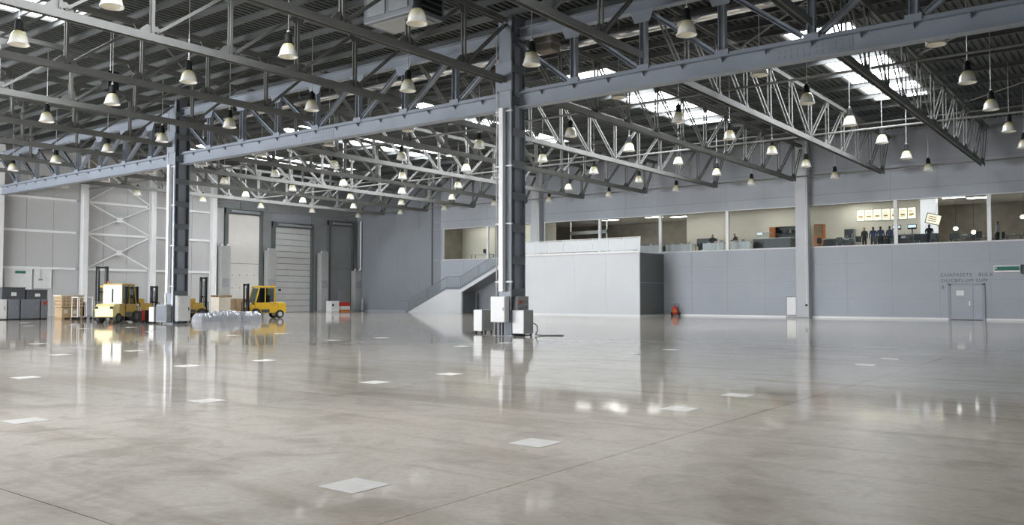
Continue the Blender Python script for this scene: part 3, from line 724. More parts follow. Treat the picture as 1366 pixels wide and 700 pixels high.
# ---- forklifts (local x forward)
def forklift(loc, az, label, body='yellow', cw='yellow', rear='yellow', mast_h=2.2, fork_z=0.12, cabin=True, low=False, rail=0.1):
    o = thing('forklift', label, 'forklift', (*loc, 0), R(90+az))
    MB().prism([(-1.0, 0.38), (1.0, 0.38), (1.05, 0.75), (0.78, 0.98), (0.3, 1.0), (0.22, 0.62), (-0.3, 0.62), (-0.38, 1.12), (-1.0, 1.12)], 'y', -0.52, 0.52).build('chassis', body, o, bevel=0.03)
    MB().prism([(-1.62, 0.36), (-1.0, 0.36), (-1.0, 0.66), (-0.95, 1.14), (-1.42, 1.14), (-1.62, 0.98)], 'y', -0.58, 0.58).build('counterweight', cw, o, bevel=0.06)
    for s in (-1, 1):
        MB().box(-0.36, 0.24, s*0.5-0.04, s*0.5+0.04, 0.42, 0.66).build('step_plate', 'darkgrey', o)
        MB().prism([(-0.35, 0.64), (0.75, 0.64), (0.7, 1.12), (-0.35, 1.12)], 'y', s*0.555-0.02, s*0.555+0.02).build('side_panel', body, o)
        if low: continue
        cf_ = MB().bar((0.72, s*0.54, 1.05), (0.42, s*0.54, 2.2), 0.07, 0.09, (0, 1, 0)).bar((-0.72, s*0.54, 1.1), (-0.72, s*0.54, 2.2), 0.08, 0.1, (0, 1, 0)).bar((-0.02, s*0.54, 1.1), (-0.02, s*0.54, 2.2), 0.05, 0.06, (0, 1, 0))
        cf_.build('pillar', body, o)
        if cabin:
            MB().prism([(-0.66, 1.16), (-0.06, 1.16), (-0.06, 2.14), (-0.66, 2.14)], 'y', s*0.53-0.006, s*0.53+0.006).build('side_window', 'tint', o)
            MB().prism([(0.02, 1.12), (0.66, 1.12), (0.42, 2.14), (0.02, 2.14)], 'y', s*0.53-0.006, s*0.53+0.006).build('side_window', 'tint', o)
        hl = MB().tube((0.98, s*0.42, 1.04), (1.08, s*0.42, 1.04), 0.08, 12).build('headlamp', 'offwhite', o)
        MB().box(-1.635, -1.6, s*0.46-0.09, s*0.46+0.09, 0.84, 0.98).build('tail_lamp', 'black' if rear != body else 'red', o)
    if low:
        MB().box(-1.0, 0.2, -0.56, 0.56, 1.1, 1.42).build('hood', body, o, bevel=0.04)
    else: MB().box(-0.8, 0.5, -0.6, 0.6, 2.18, 2.28).build('roof', body, o, bevel=0.03)
    for q in range(0 if low else 5): MB().box(-0.6+0.22*q, -0.52+0.22*q, -0.5, 0.5, 2.28, 2.31).build('roof_bar', body, o)
    if rear != body:
        MB().box(-0.82, -0.77, -0.58, 0.58, 1.14, 2.2).build('rear_panel', rear, o); MB().box(-0.84, -0.82, -0.05, 0.03, 1.2, 2.0).build('wiper_arm', 'black', o)
    MB().box(-0.5, -0.1, -0.25, 0.25, 1.0, 1.15).build('seat', 'black', o, bevel=0.03); MB().box(-0.52, -0.4, -0.24, 0.24, 1.15, 1.65).build('backrest', 'black', o, bevel=0.03)
    MB().tube((0.45, 0, 1.0), (0.28, 0, 1.35), 0.025).build('steering_column', 'black', o)
    MB().lathe([(0.14, 0), (0.17, 0.015), (0.14, 0.03)], 14, (0.28, 0, 1.35)).build('steering_wheel', 'black', o)
    if not low: MB().lathe([(0.06, 0), (0.06, 0.1), (0.03, 0.14), (0, 0.14)], 10, (-0.6, 0.4, 2.31)).build('beacon', 'orange', o)
    # mast, carriage, forks
    mz = MB().box(1.1, 1.22, -0.40, -0.40+rail, 0.08, mast_h).box(1.1, 1.22, 0.40-rail, 0.40, 0.08, mast_h); mz.box(1.12, 1.2, -0.3, 0.3, mast_h-0.14, mast_h-0.02).box(1.12, 1.2, -0.3, 0.3, mast_h*0.5, mast_h*0.5+0.1).box(1.12, 1.2, -0.3, 0.3, 0.12, 0.24)
    mz.build('mast', 'black', o)
    for s in (-1, 1):
        MB().box(1.14, 1.24, s*0.25-0.035, s*0.25+0.035, 0.1, mast_h-0.16).build('inner_rail', 'darkgrey', o)
        MB().tube((1.06, s*0.2, 0.2), (1.06, s*0.2, mast_h-0.3), 0.035, 8).build('lift_cylinder', 'darkgrey', o)
    MB().box(1.25, 1.31, -0.5, 0.5, fork_z+0.35, fork_z+0.45).box(1.25, 1.31, -0.5, 0.5, fork_z+0.0, fork_z+0.1).box(1.25, 1.29, -0.48, -0.43, fork_z, fork_z+1.05).box(1.25, 1.29, 0.43, 0.48, fork_z, fork_z+1.05).box(1.25, 1.29, -0.48, 0.48, fork_z+1.0, fork_z+1.05).build('carriage', 'darkgrey', o)
    for s in (-1, 1):
        MB().box(1.31, 1.36, s*0.28-0.06, s*0.28+0.06, fork_z-0.05, fork_z+0.48).prism([(1.31, fork_z-0.05), (2.35, fork_z-0.05), (2.35, fork_z-0.035), (1.36, fork_z)], 'y', s*0.28-0.06, s*0.28+0.06).build('fork', 'darkgrey', o)
    for xw, r, ww in ((0.68, 0.36, 0.26), (-1.12, 0.30, 0.22)):
        for s in (-1, 1):
            c = (xw, s*0.52, r)
            pr = [(r*0.55, -ww/2), (r*0.92, -ww/2), (r, -ww/2+0.04), (r, ww/2-0.04), (r*0.92, ww/2), (r*0.55, ww/2)]
            m_ = MB(); n_ = 20; vs = []; fs = []
            for rr_, yy_ in pr:
                for i in range(n_):
                    a = 2*math.pi*i/n_; vs.append((c[0]+rr_*math.cos(a), c[1]+yy_, c[2]+rr_*math.sin(a)))
            for k_ in range(len(pr)-1):
                for i in range(n_): j = (i+1) % n_; fs.append((k_*n_+i, k_*n_+j, (k_+1)*n_+j, (k_+1)*n_+i))
            t_ = m_.add(vs, fs).build('wheel', 'rubber', o)
            MB().tube((c[0], c[1]-ww*0.42, c[2]), (c[0], c[1]+ww*0.42, c[2]), r*0.56, 14).build('hub', 'offwhite' if body == 'yellow' else 'darkgrey', t_)
    return o
forklift((-48.7, 25.9), 30, 'yellow forklift with white rear panel left of the farther column', 'olive', 'paleyellow', 'white', 2.15)  # white rear and pale counterweight hold the strong light in their paint
forklift((-58.0, 29.9), 225, 'forklift with the tallest raised black mast, hidden behind the white rear one', 'yellow', 'yellow', 'yellow', 3.6, rail=0.22)
forklift((-53.0, 29.3), 0, 'forklift mostly hidden just left of the farther lattice column', 'olive', 'orange', 'olive', 2.25, low=True, rail=0.16)
forklift((-54.6, 34.0), 0, 'forklift mostly hidden just right of the farther lattice column', 'olive', 'yellow', 'olive', 2.95, low=True, rail=0.16)
forklift((-50.7, 37.3), 168, 'bright yellow forklift with glazed cab in front of the slatted door', 'yellow', 'yellow', 'yellow', 2.45)

# ---- grey machine cabinets at the left edge
def machine(y0, y1, z1, m, label, panel_m=None, badge=None):
    o = thing('machine_cabinet', label, 'cabinet', (-61.6, y0, 0), group='grey machine cabinets at the left edge')
    L_ = y1-y0
    MB().box(0, 0.9, 0.01, L_-0.01, 0.06, z1).build('casing', m, o, bevel=0.02)
    MB().box(0.03, 0.87, 0.03, L_-0.03, 0, 0.06).build('plinth', 'black', o)
    MB().box(0.9, 0.92, 0.06, L_-0.06, 0.12, z1-0.08).build('door', panel_m or m, o)
    MB().box(0.92, 0.94, L_-0.2, L_-0.16, z1*0.5, z1*0.5+0.2).build('handle', 'midgrey', o)
    if badge: MB().box(0.92, 0.93, L_*0.3, L_*0.7, z1*0.72, z1*0.9).build('badge', badge, o)
machine(23.6, 24.55, 1.36, 'offwhite', 'pale cabinet at the left picture edge', 'white')
machine(24.6, 25.35, 1.36, 'cabinet', 'narrow grey machine cabinet, second from the left edge')
machine(25.4, 26.65, 1.36, 'cabinet', 'wide grey machine cabinet under the dark top boxes')
machine(26.7, 27.15, 1.36, 'cabinet', 'grey machine cabinet with a red badge', None, 'red')
def topbox(y0, y1, h, label):
    o = thing('machine_top_box', label, 'machine', (-61.6, y0, 1.36), group='dark boxes on the machine cabinets')
    L_ = y1-y0
    MB().box(0.05, 0.85, 0.02, L_-0.02, 0, h).build('casing', 'cabdark', o, bevel=0.03)
    MB().box(0.85, 0.87, L_*0.4, L_*0.4+0.32, h*0.3, h*0.62).build('display', 'offwhite', o)
    MB().box(0.02, 0.88, 0.0, L_, h, h+0.04).build('lid', 'cabdark', o)
topbox(24.2, 25.7, 0.76, 'taller dark box with pale display on the leftmost grey cabinets')
topbox(25.75, 27.15, 0.62, 'lower dark box with pale display beside the wooden crate')
# boards on the left wall
o = thing('wall_board', 'large pale board with a green strip sign on the left wall', 'board', (XL+0.01, 27.5, 1.95))
MB().box(0, 0.06, 0, 1.95, 0, 1.75).build('panel', 'offwhite', o); MB().box(0.06, 0.075, 0.75, 1.5, 1.35, 1.55).build('green_strip', 'green', o); MB().box(0, 0.09, 1.88, 1.95, 0, 1.75).build('edge', 'white', o)
o = thing('wall_board', 'smaller pale board with a hanging clip on the left wall', 'board', (XL+0.01, 29.6, 2.2))
MB().box(0, 0.06, 0, 1.3, 0, 1.5).build('panel', 'offwhite', o); MB().box(0, 0.09, 1.23, 1.3, 0, 1.5).build('edge', 'white', o); MB().tube((0.08, 0.5, 0.7), (0.08, 0.5, 1.75), 0.015).build('cord', 'midgrey', o); MB().box(0.06, 0.12, 0.35, 0.65, 0.6, 0.72).build('clip', 'midgrey', o)
# crate and carton stack
o = thing('wooden_crate', 'slatted wooden crate with pale lid stacked on a carton', 'crate', (-60.4, 26.95+0.45, 0.8))
MB().box(0.04, 1.06, 0.04, 1.46, 0.03, 0.72).build('lining', 'wood', o)
for z in (0.03, 0.27, 0.5, 0.68):
    MB().box(1.06, 1.10, 0, 1.5, z, z+0.1).build('slat', 'woodpale', o); MB().box(0, 1.06, 0, 0.04, z, z+0.1).build('slat', 'woodpale', o)
for q in range(6): MB().box(1.06, 1.085, 0.02+0.27*q, 0.12+0.27*q, 0.03, 0.75).build('batten', 'woodpale', o)
MB().box(-0.04, 1.14, -0.05, 1.55, 0.78, 0.86).build('lid', 'cream', o)
o = thing('carton', 'brown printed carton under the slatted wooden crate', 'box', (-60.4, 27.45, 0))
MB().box(0, 1.05, 0, 1.42, 0.1, 0.79).build('body', 'carton', o, bevel=0.02); MB().box(1.05, 1.055, 0.15, 0.4, 0.4, 0.65).build('label_patch', 'cream', o); MB().box(1.05, 1.055, 0.75, 1.0, 0.35, 0.6).build('label_patch', 'offwhite', o)
for q in (0.0, 0.6, 1.22): MB().box(0, 1.05, q, q+0.2, 0, 0.1).build('skid', 'wood', o)
for x, y, h, lab in ((-63.0, 29.3, 1.25, 'black bin standing right of the wooden crate'), (-63.0, 30.3, 1.1, 'black bin beside the tubular trolley')):
    o = thing('storage_bin', lab, 'bin', (x, y, 0))
    MB().box(-0.4, 0.4, -0.42, 0.42, 0.05, h).build('body', 'black', o, bevel=0.04); MB().box(-0.44, 0.44, -0.46, 0.46, h, h+0.06).build('lid', 'darkgrey', o); MB().tube((-0.2, 0.3, 0.06), (0.2, 0.3, 0.06), 0.06).build('wheel', 'rubber', o)
o = thing('tubular_trolley', 'bare tubular steel trolley behind the yellow forklift', 'trolley', (-56.2, 27.3, 0))
MB().box(-0.4, 0.4, -0.5, 0.5, 0.2, 0.26).build('deck', 'midgrey', o)
for sx in (-0.38, 0.38):
    for sy in (-0.48, 0, 0.48): MB().tube((sx, sy, 0.2), (sx, sy, 1.5), 0.025).build('upright', 'white', o)
    MB().tube((sx, -0.5, 1.5), (sx, 0.5, 1.5), 0.03).build('rail', 'white', o)
    for sy in (-0.4, 0.4): MB().tube((sx-0.03, sy, 0.1), (sx+0.03, sy, 0.1), 0.1, 12).build('wheel', 'rubber', o)
MB().tube((-0.38, -0.5, 1.5), (0.38, -0.5, 1.5), 0.03).tube((-0.38, 0.5, 1.5), (0.38, 0.5, 1.5), 0.03).build('cross_rail', 'white', o)

# ---- goods right of the second column
def pallet(loc, label, nm='pallet'):
    o = thing(nm, label, 'pallet', loc)
    for q in range(5): MB().box(-0.5, 0.5, -0.5+0.225*q, -0.4+0.225*q, 0.11, 0.135).build('board', 'wood', o)
    for q in (-0.45, 0, 0.45): MB().box(q-0.05, q+0.05, -0.5, 0.5, 0.02, 0.11).build('bearer', 'wood', o)
    for q in (-0.45, 0, 0.45): MB().box(-0.5, 0.5, q-0.05, q+0.05, 0, 0.02).build('bottom_board', 'wood', o)
    return o
o = thing('carton', 'tall cream carton below an empty pallet by the yellow forklift', 'box', (-51.2, 34.3, 0))
MB().box(-0.48, 0.48, -0.46, 0.46, 0, 1.5).build('body', 'cream', o, bevel=0.02); MB().box(-0.03, 0.03, -0.465, 0.465, 1.5, 1.505).build('tape', 'white', o)
pallet((-51.2, 34.35, 1.505), 'empty wooden pallet lying on the tall cream carton')
o = thing('wooden_box', 'brown wooden box between the cream carton and the yellow forklift', 'crate', (-52.9, 36.3, 0))
MB().box(-0.55, 0.55, -0.75, 0.75, 0.1, 1.4).build('body', 'carton', o)
for q in (-0.72, 0, 0.72): MB().box(0.55, 0.58, q-0.05, q+0.05, 0.1, 1.4).build('batten', 'wood', o)
for q in (-0.5, 0.4): MB().box(-0.55, 0.55, q-0.06, q+0.06, 0, 0.1).build('skid', 'wood', o)
def wrapped(loc, lx, ly, h, label):
    import bmesh
    o = thing('wrapped_load', label, 'wrapped goods', loc)
    bm = bmesh.new(); bmesh.ops.create_grid(bm, x_segments=22, y_segments=22, size=1.0)
    for v in bm.verts:
        r_ = max(abs(v.co.x), abs(v.co.y)); f_ = 1 if r_ < 0.75 else max(0, 1-(r_-0.75)/0.25)
        v.co.z = h*(0.12+0.88*f_**0.5) - (0.05 if r_ > 0.99 else 0) + random.uniform(-0.05, 0.05)*(r_ < 0.99) - (0.12*h if r_ > 0.99 else 0)
        v.co.x *= lx/2; v.co.y *= ly/2
    me = bpy.data.meshes.new('film'); bm.to_mesh(me); bm.free(); me.materials.append(MATS['film'])
    link('film_cover', me, o)
    for q in (-0.35, 0.35): MB().box(-lx/2+0.1, lx/2-0.1, q*ly-0.08, q*ly+0.08, 0, 0.1).build('bearer', 'wood', o)
    MB().box(-lx/2+0.15, lx/2-0.15, -ly/2+0.2, ly/2-0.2, 0.1, h*0.8).build('goods', 'offwhite', o)
wrapped((-46.6, 30.2, 0), 1.1, 1.3, 0.5, 'low film wrapped load next to the farther lattice column')
wrapped((-46.8, 31.75, 0), 1.2, 1.5, 0.62, 'low film wrapped load in the middle of the three')
wrapped((-46.7, 33.3, 0), 1.1, 1.4, 0.55, 'low film wrapped load nearer the bright yellow forklift')
o = thing('white_carton', 'small white box in front of the dim loading door', 'box', (-67.2, 58.1, 0))
MB().box(-0.4, 0.4, -0.55, 0.55, 0, 1.1).build('body', 'white', o, bevel=0.02); MB().box(0.4, 0.41, -0.4, -0.2, 0.55, 0.8).build('mark', 'black', o)
o = thing('red_stack', 'red and white stacked trays beside the small white box', 'trays', (-67.2, 59.5, 0))
for q, (z0, z1, m_) in enumerate(((0, 0.2, 'orange'), (0.21, 0.55, 'offwhite'), (0.56, 0.95, 'red'))): MB().box(-0.4, 0.4, -0.6, 0.6, z0, z1).build('tray', m_, o)
o = thing('floor_lamp_post', 'thin bollard by the far corner', 'bollard', (-66.9, 61.9, 0))
MB().tube((0, 0, 0.05), (0, 0, 1.3), 0.09, 10).build('post', 'boxgrey', o); MB().box(-0.2, 0.2, -0.2, 0.2, 0, 0.05).build('base', 'black', o)

# ---- along the back wall
o = thing('extinguisher_trolley', 'red wheeled fire extinguisher against the back wall', 'fire extinguisher', (-30.75, 62.2, 0))
MB().lathe([(0, 0.1), (0.2, 0.1), (0.24, 0.15), (0.24, 0.62), (0.2, 0.7), (0.08, 0.76), (0.06, 0.82), (0, 0.82)], 16).build('tank', 'red', o, smooth=True)
MB().lathe([(0.245, 0.3), (0.25, 0.31), (0.25, 0.44), (0.245, 0.45)], 16).build('band', 'orange', o)
for s in (-1, 1):
    MB().tube((s*0.28, 0.1, 0.16), (s*0.36, 0.1, 0.16), 0.16, 14).build('wheel', 'rubber', o); MB().tube((s*0.2, 0.2, 0.1), (s*0.2, 0.25, 0.95), 0.02).build('frame_tube', 'darkgrey', o)
MB().tube((-0.2, 0.25, 0.95), (0.2, 0.25, 0.95), 0.02).build('handle', 'darkgrey', o)
MB().path([(0.05, -0.02, 0.8), (0.2, -0.2, 0.75), (0.3, -0.1, 0.4), (0.26, 0, 0.2)], 0.02).build('hose', 'rubber', o)
o = thing('notice_stand', 'white notice board standing left of the tall wall column', 'sign', (-21.4, 62.35, 0))
MB().box(-0.34, 0.34, -0.02, 0.02, 0.18, 1.5).build('panel', 'white', o, bevel=0.04)
MB().path([(-0.38, 0, 0), (-0.38, 0, 1.45), (-0.28, 0, 1.58), (0.3, 0, 1.58), (0.38, 0, 1.45), (0.38, 0, 0)], 0.03, 6).build('frame', 'boxgrey', o)
MB().box(-0.4, 0.4, -0.16, 0.16, 0, 0.03).build('foot', 'boxgrey', o)
# door
dr = MB().box(-11.0, -10.85, YW-0.09, YW-0.001, 0, 2.4).box(-8.97, -8.82, YW-0.09, YW-0.001, 0, 2.4).box(-11.0, -8.82, YW-0.09, YW-0.001, 2.3, 2.42).build('door_4', 'wallback'); struct(dr, 'grey double door in the back wall')
MB().box(-10.84, -9.52, YW-0.06, YW-0.002, 0.03, 2.29).build('leaf', 'wallgrey', dr); lf = MB().box(-9.50, -8.98, YW-0.06, YW-0.002, 0.03, 2.29).build('leaf', 'wallgrey', dr)
MB().box(-10.5, -10.05, YW-0.07, YW-0.06, 1.62, 1.95).build('notice', 'white', dr); MB().box(-10.5, -10.0, YW-0.066, YW-0.06, 1.42, 1.46).build('notice_line', 'wallback', dr)
MB().box(-9.76, -9.68, YW-0.11, YW-0.06, 0.95, 1.25).build('handle', 'pipe', dr)
MB().box(-10.85, -8.97, YW-0.07, YW-0.02, 0.0, 0.03).build('threshold', 'black', dr)
def text(s_, x, z, size, parent, m_, y=YW-0.004, sp=1.0):
    c = bpy.data.curves.new('lettering', 'FONT'); c.body = s_; c.size = size; c.extrude = 0.004; c.space_character = sp; c.materials.append(MATS[m_])
    o_ = bpy.data.objects.new('lettering', c); COL.objects.link(o_); o_.parent = parent
    dg = bpy.context.evaluated_depsgraph_get(); me = bpy.data.meshes.new_from_object(o_.evaluated_get(dg)); bpy.data.objects.remove(o_)
    o_ = link('lettering', me, parent, (x, y, z)); o_.rotation_euler = (R(90), 0, 0); return o_
o = thing('wall_lettering', 'two lines of grey lettering on the wall above the grey door', 'lettering', (0, 0, 0))
text('CHAPASETE \u00b7 BULX', -11.45, 2.88, 0.32, o, 'ink', sp=1.15); text('2IUCBPLUM\u00b7SUM', -11.42, 2.5, 0.32, o, 'ink', sp=1.2); text('8', -11.4, 2.05, 0.34, o, 'ink')
o = thing('exit_sign', 'long green emergency sign with pale border on the right wall', 'sign', (-8.3, YW-0.08, 3.1))
MB().box(0, 1.5, 0, 0.075, 0, 0.46).build('case', 'offwhite', o, bevel=0.01); MB().box(0.06, 1.45, -0.008, 0, 0.13, 0.38).build('face', 'green', o)
MB().box(0.1, 0.18, -0.012, -0.008, 0.22, 0.33).build('pictogram', 'white', o)
o = thing('wall_speaker', 'black box on the wall at the right picture edge', 'speaker', (-6.75, YW-0.2, 3.0))
MB().box(0, 0.5, 0, 0.198, 0, 0.58).build('casing', 'black', o, bevel=0.02); MB().box(0.04, 0.46, -0.01, 0, 0.04, 0.54).build('grille', 'darkgrey', o)

# ================================================================== CANTEEN
def people_mesh(kind):
    """one continuous body per pose, grown from a skeleton"""
    J = {'pel': ((0, 0, 0.95), 0.15), 'bel': ((0, 0, 1.12), 0.14), 'chest': ((0, 0, 1.35), 0.16), 'neck': ((0, 0, 1.5), 0.055), 'jaw': ((0, 0.01, 1.58), 0.075), 'head': ((0, 0.0, 1.68), 0.095), 'crown': ((0, 0, 1.76), 0.06)}
    E_ = [('pel','bel'),('bel','chest'),('chest','neck'),('neck','jaw'),('jaw','head'),('head','crown')]
    lean = {'stand': 0.0, 'reach': 0.0, 'lean': 0.35}[kind]
    for s, n_ in ((-1, 'l'), (1, 'r')):
        J['sh'+n_] = ((s*0.19, 0, 1.42), 0.065)
        if kind == 'stand': el, wr, hd = (s*0.25, -0.02, 1.14), (s*0.24, 0.08, 0.9), (s*0.24, 0.11, 0.82)
        else: el, wr, hd = (s*0.25, 0.14, 1.2), (s*0.2, 0.36, 1.16), (s*0.18, 0.45, 1.16)
        J['el'+n_] = (el, 0.045); J['wr'+n_] = (wr, 0.032); J['hd'+n_] = (hd, 0.04)
        J['hip'+n_] = ((s*0.1, 0, 0.9), 0.095); J['kn'+n_] = ((s*0.11, 0.02, 0.5), 0.062); J['an'+n_] = ((s*0.12, 0, 0.09), 0.045); J['toe'+n_] = ((s*0.13, 0.16, 0.04), 0.04)
        E_ += [('chest','sh'+n_),('sh'+n_,'el'+n_),('el'+n_,'wr'+n_),('wr'+n_,'hd'+n_),('pel','hip'+n_),('hip'+n_,'kn'+n_),('kn'+n_,'an'+n_),('an'+n_,'toe'+n_)]
    ks = list(J); 
    def tilt(p):
        if p[2] <= 0.96 or not lean: return p
        d = p[2]-0.95; return (p[0], p[1]+d*math.sin(lean), 0.95+d*math.cos(lean))
    me = bpy.data.meshes.new('person'); me.from_pydata([tilt(J[k_][0]) for k_ in ks], [(ks.index(a), ks.index(b)) for a, b in E_], [])
    ob = bpy.data.objects.new('person', me); COL.objects.link(ob)
    ob.modifiers.new('skin', 'SKIN'); ob.modifiers.new('sub', 'SUBSURF').levels = 1
    for k_, v in zip(ks, me.skin_vertices[0].data): v.radius = (J[k_][1], J[k_][1]*(0.75 if k_ in ('pel','bel','chest') else 1)); v.use_root = (k_ == 'pel')
    dg = bpy.context.evaluated_depsgraph_get(); dg.update()
    out = bpy.data.meshes.new_from_object(ob.evaluated_get(dg)); bpy.data.objects.remove(ob)
    out.materials.clear()
    for q in ('shirt_dark', 'trouser', 'skin', 'hair'): out.materials.append(MATS[q])
    for p in out.polygons:
        c = p.center; z = c.z if not lean or c.z < 0.96 else 0.95+(c.z-0.95)/math.cos(lean)
        p.material_index = 1 if z < 0.98 and abs(c.x) < 0.22 else 0
        if z > 1.5: p.material_index = 3 if (z > 1.7 or c.y < math.sin(lean)*(z-0.95)-0.02) else 2
        if (kind == 'stand' and z < 0.93 and abs(c.x) > 0.19 and z > 0.7) or (kind != 'stand' and c.y > 0.34+math.sin(lean)*0.3 and z > 1.0 and z < 1.4): p.material_index = 2
        p.use_smooth = True
    return out
PM = {k_: people_mesh(k_) for k_ in ('stand', 'reach', 'lean')}
def person(x, y, rz, kind, shirt, label):
    o = link('person', PM[kind], None, (x, y, ZF), rz=rz); tag(o, label, 'person', 'people in the canteen')
    o.material_slots[0].link = 'OBJECT'; o.material_slots[0].material = MATS[shirt]
def table(x, y, lx, ly, h, label, m_='cloth', nm='buffet_table'):
    o = thing(nm, label, 'table', (x, y, ZF))
    MB().box(-lx/2, lx/2, -ly/2, ly/2, h-0.04, h).build('tabletop', m_, o)
    for sx in (-1, 1):
        for sy in (-1, 1): MB().box(sx*(lx/2-0.06)-0.025, sx*(lx/2-0.06)+0.025, sy*(ly/2-0.06)-0.025, sy*(ly/2-0.06)+0.025, 0, h-0.04).build('leg', 'darkgrey', o)
    if m_ == 'cloth':
        sk = MB(); n_ = int(lx/0.12)
        for i in range(n_):
            a, b = -lx/2+i*lx/n_, -lx/2+(i+1)*lx/n_; d1, d2 = (0.03, 0.0) if i % 2 else (0.0, 0.03)
            sk.add([(a, -ly/2-d1, h), (b, -ly/2-d2, h), (b, -ly/2-d2-0.02, 0.15), (a, -ly/2-d1-0.02, 0.15)], [(0, 1, 2, 3)])
        sk.build('cloth_skirt', 'cloth', o)
    return o
def chair(x, y, rz, label):
    o = thing('canteen_chair', label, 'chair', (x, y, ZF), rz, 'dark canteen chairs behind the window')
    MB().box(-0.21, 0.21, -0.2, 0.22, 0.43, 0.47).build('seat', 'darkgrey', o); MB().box(-0.2, 0.2, -0.23, -0.2, 0.55, 0.98).build('backrest', 'darkgrey', o)
    for sx in (-1, 1):
        for sy in (-1, 1): MB().tube((sx*0.19, sy*0.19, 0), (sx*0.19, sy*0.19, 0.98 if sy < 0 else 0.43), 0.014, 6).build('leg', 'conduit', o)
def dishes(x, y, z, n_, label):
    o = thing('dish_stack', label, 'dishes', (x, y, z), group='white dishes on the buffet')
    for q in range(n_): MB().lathe([(0, 0), (0.07, 0), (0.14, 0.03), (0.135, 0.035), (0.065, 0.01), (0, 0.01)], 12).build('plate', 'cafwhite', o, (0, 0, 0.022*q))
def counter(x, y, lx, ly, h, label, m_='cabdark', topm='offwhite'):
    o = thing('canteen_counter', label, 'counter', (x, y, ZF))
    MB().box(-lx/2, lx/2, -ly/2, ly/2, 0, h-0.05).build('body', m_, o); MB().box(-lx/2-0.04, lx/2+0.04, -ly/2-0.04, ly/2+0.04, h-0.05, h).build('worktop', topm, o)
    n_ = max(1, int(lx/0.8))
    for q in range(n_): MB().box(-lx/2+q*lx/n_+0.03, -lx/2+(q+1)*lx/n_-0.03, -ly/2-0.02, -ly/2, 0.1, h-0.1).build('front_panel', m_, o)
    return o
# buffet tables by the glass, left of the wall column
for q, (x, lx, lab) in enumerate(((-36.6, 2.2, 'leftmost white clothed buffet table behind the canteen glass'), (-34.0, 2.0, 'white clothed buffet table above the edge of the white block'), (-31.2, 2.4, 'white clothed buffet table just right of the second mullion'),
                                  (-28.2, 1.8, 'white clothed buffet table left of the leaning person'), (-25.9, 1.6, 'white clothed buffet table with the leaning person behind'))):
    table(x, 64.3, lx, 0.8, 0.95, lab)
    for d_ in range(3): dishes(x-lx*0.3+d_*lx*0.3, 64.25+0.15*(d_ % 2), ZF+0.95, 4+3*((d_+q) % 3), '%s stack of white plates on the %s buffet table from the left' % (('left', 'middle', 'right')[d_], ORD[q]))
for k_, (x, y) in enumerate(((-37.5, 66), (-35.5, 66.2), (-33.6, 66), (-31.9, 65.8), (-30.2, 66))): chair(x, y, (k_ % 3)*0.4, 'dark canteen chair behind the buffet tables, %s from the left' % ORD[k_])
o = thing('drink_dispenser', 'dark tall drinks dispenser on legs left of the leaning person', 'dispenser', (-30.2, 67.2, ZF))
MB().box(-0.8, 0.8, -0.3, 0.3, 0.9, 1.55).build('casing', 'cabdark', o, bevel=0.02); MB().box(-0.75, 0.75, -0.32, -0.3, 1.2, 1.5).build('front', 'midgrey', o)
for sx in (-0.7, 0.7): MB().box(sx-0.03, sx+0.03, -0.25, 0.25, 0, 0.9).build('leg', 'midgrey', o)
for q in range(4): MB().tube((-0.5+0.33*q, -0.36, 1.08), (-0.5+0.33*q, -0.36, 1.2), 0.02).build('tap', 'pipe', o)
# serving counters
counter(-23.9, 65.6, 3.0, 0.8, 1.25, 'dark serving counter with lit display left of the tall column')
o = thing('display_case', 'glass display case on the serving counter left of the tall column', 'display case', (-24.6, 65.5, ZF+1.25))
MB().box(-0.55, 0.55, -0.3, 0.3, 0, 0.05).box(-0.55, 0.55, -0.3, 0.3, 0.42, 0.46).build('frame', 'offwhite', o); MB().box(-0.54, 0.54, -0.3, -0.29, 0.05, 0.42).build('glass', 'glass', o); MB().box(-0.4, 0.4, -0.1, 0.2, 0.05, 0.12).build('tray', 'cafwhite', o); MB().box(-0.45, -0.05, -0.31, -0.3, 0.3, 0.42).build('light_bar', 'screen', o)
o = thing('wall_shelf_unit', 'brown shelf unit with dark fittings behind the serving counter', 'shelf', (-23.6, 68.6, ZF))
MB().box(-1.6, -1.1, -0.3, 0.3, 0, 2.35).build('orange_side', 'orange', o); MB().box(-1.1, 1.6, 0.25, 0.3, 0, 2.3).build('back', 'midgrey', o)
for z in (0.6, 1.2, 1.75, 2.3): MB().box(-1.1, 1.6, -0.3, 0.25, z, z+0.05).build('shelf_board', 'darkgrey', o)
for q in range(6): MB().lathe([(0, 0), (0.1, 0), (0.11, 0.2), (0.05, 0.26), (0.05, 0.34), (0, 0.34)], 10).build('canister', ['black', 'boxgrey', 'offwhite'][q % 3], o, (-0.85+0.45*q, 0, 1.8))
counter(-18.9, 65.6, 2.0, 0.7, 1.0, 'low dark counter right of the tall column', 'darkgrey')
o = thing('orange_cabinet', 'orange cabinet just right of the tall column behind the glass', 'cabinet', (-20.6+0.15, 66.2, ZF))
MB().box(-0.35, 0.35, -0.3, 0.3, 0, 2.2).build('body', 'orange', o); MB().box(-0.3, 0.3, -0.32, -0.3, 1.3, 2.1).build('door', 'wood', o)
o = thing('fridge', 'small grey fridge standing on the canteen floor left of the menu boards', 'fridge', (-18.3, 66.5, ZF))
MB().box(-0.35, 0.35, -0.3, 0.3, 0, 1.75).build('body', 'midgrey', o, bevel=0.02); MB().box(-0.31, 0.31, -0.33, -0.3, 0.7, 1.7).build('door', 'darkgrey', o); MB().box(0.24, 0.27, -0.36, -0.33, 0.9, 1.4).build('handle', 'pipe', o)
counter(-14.3, 66.4, 4.2, 0.8, 1.15, 'long dark till counter below the menu boards', 'cabdark', 'midgrey')
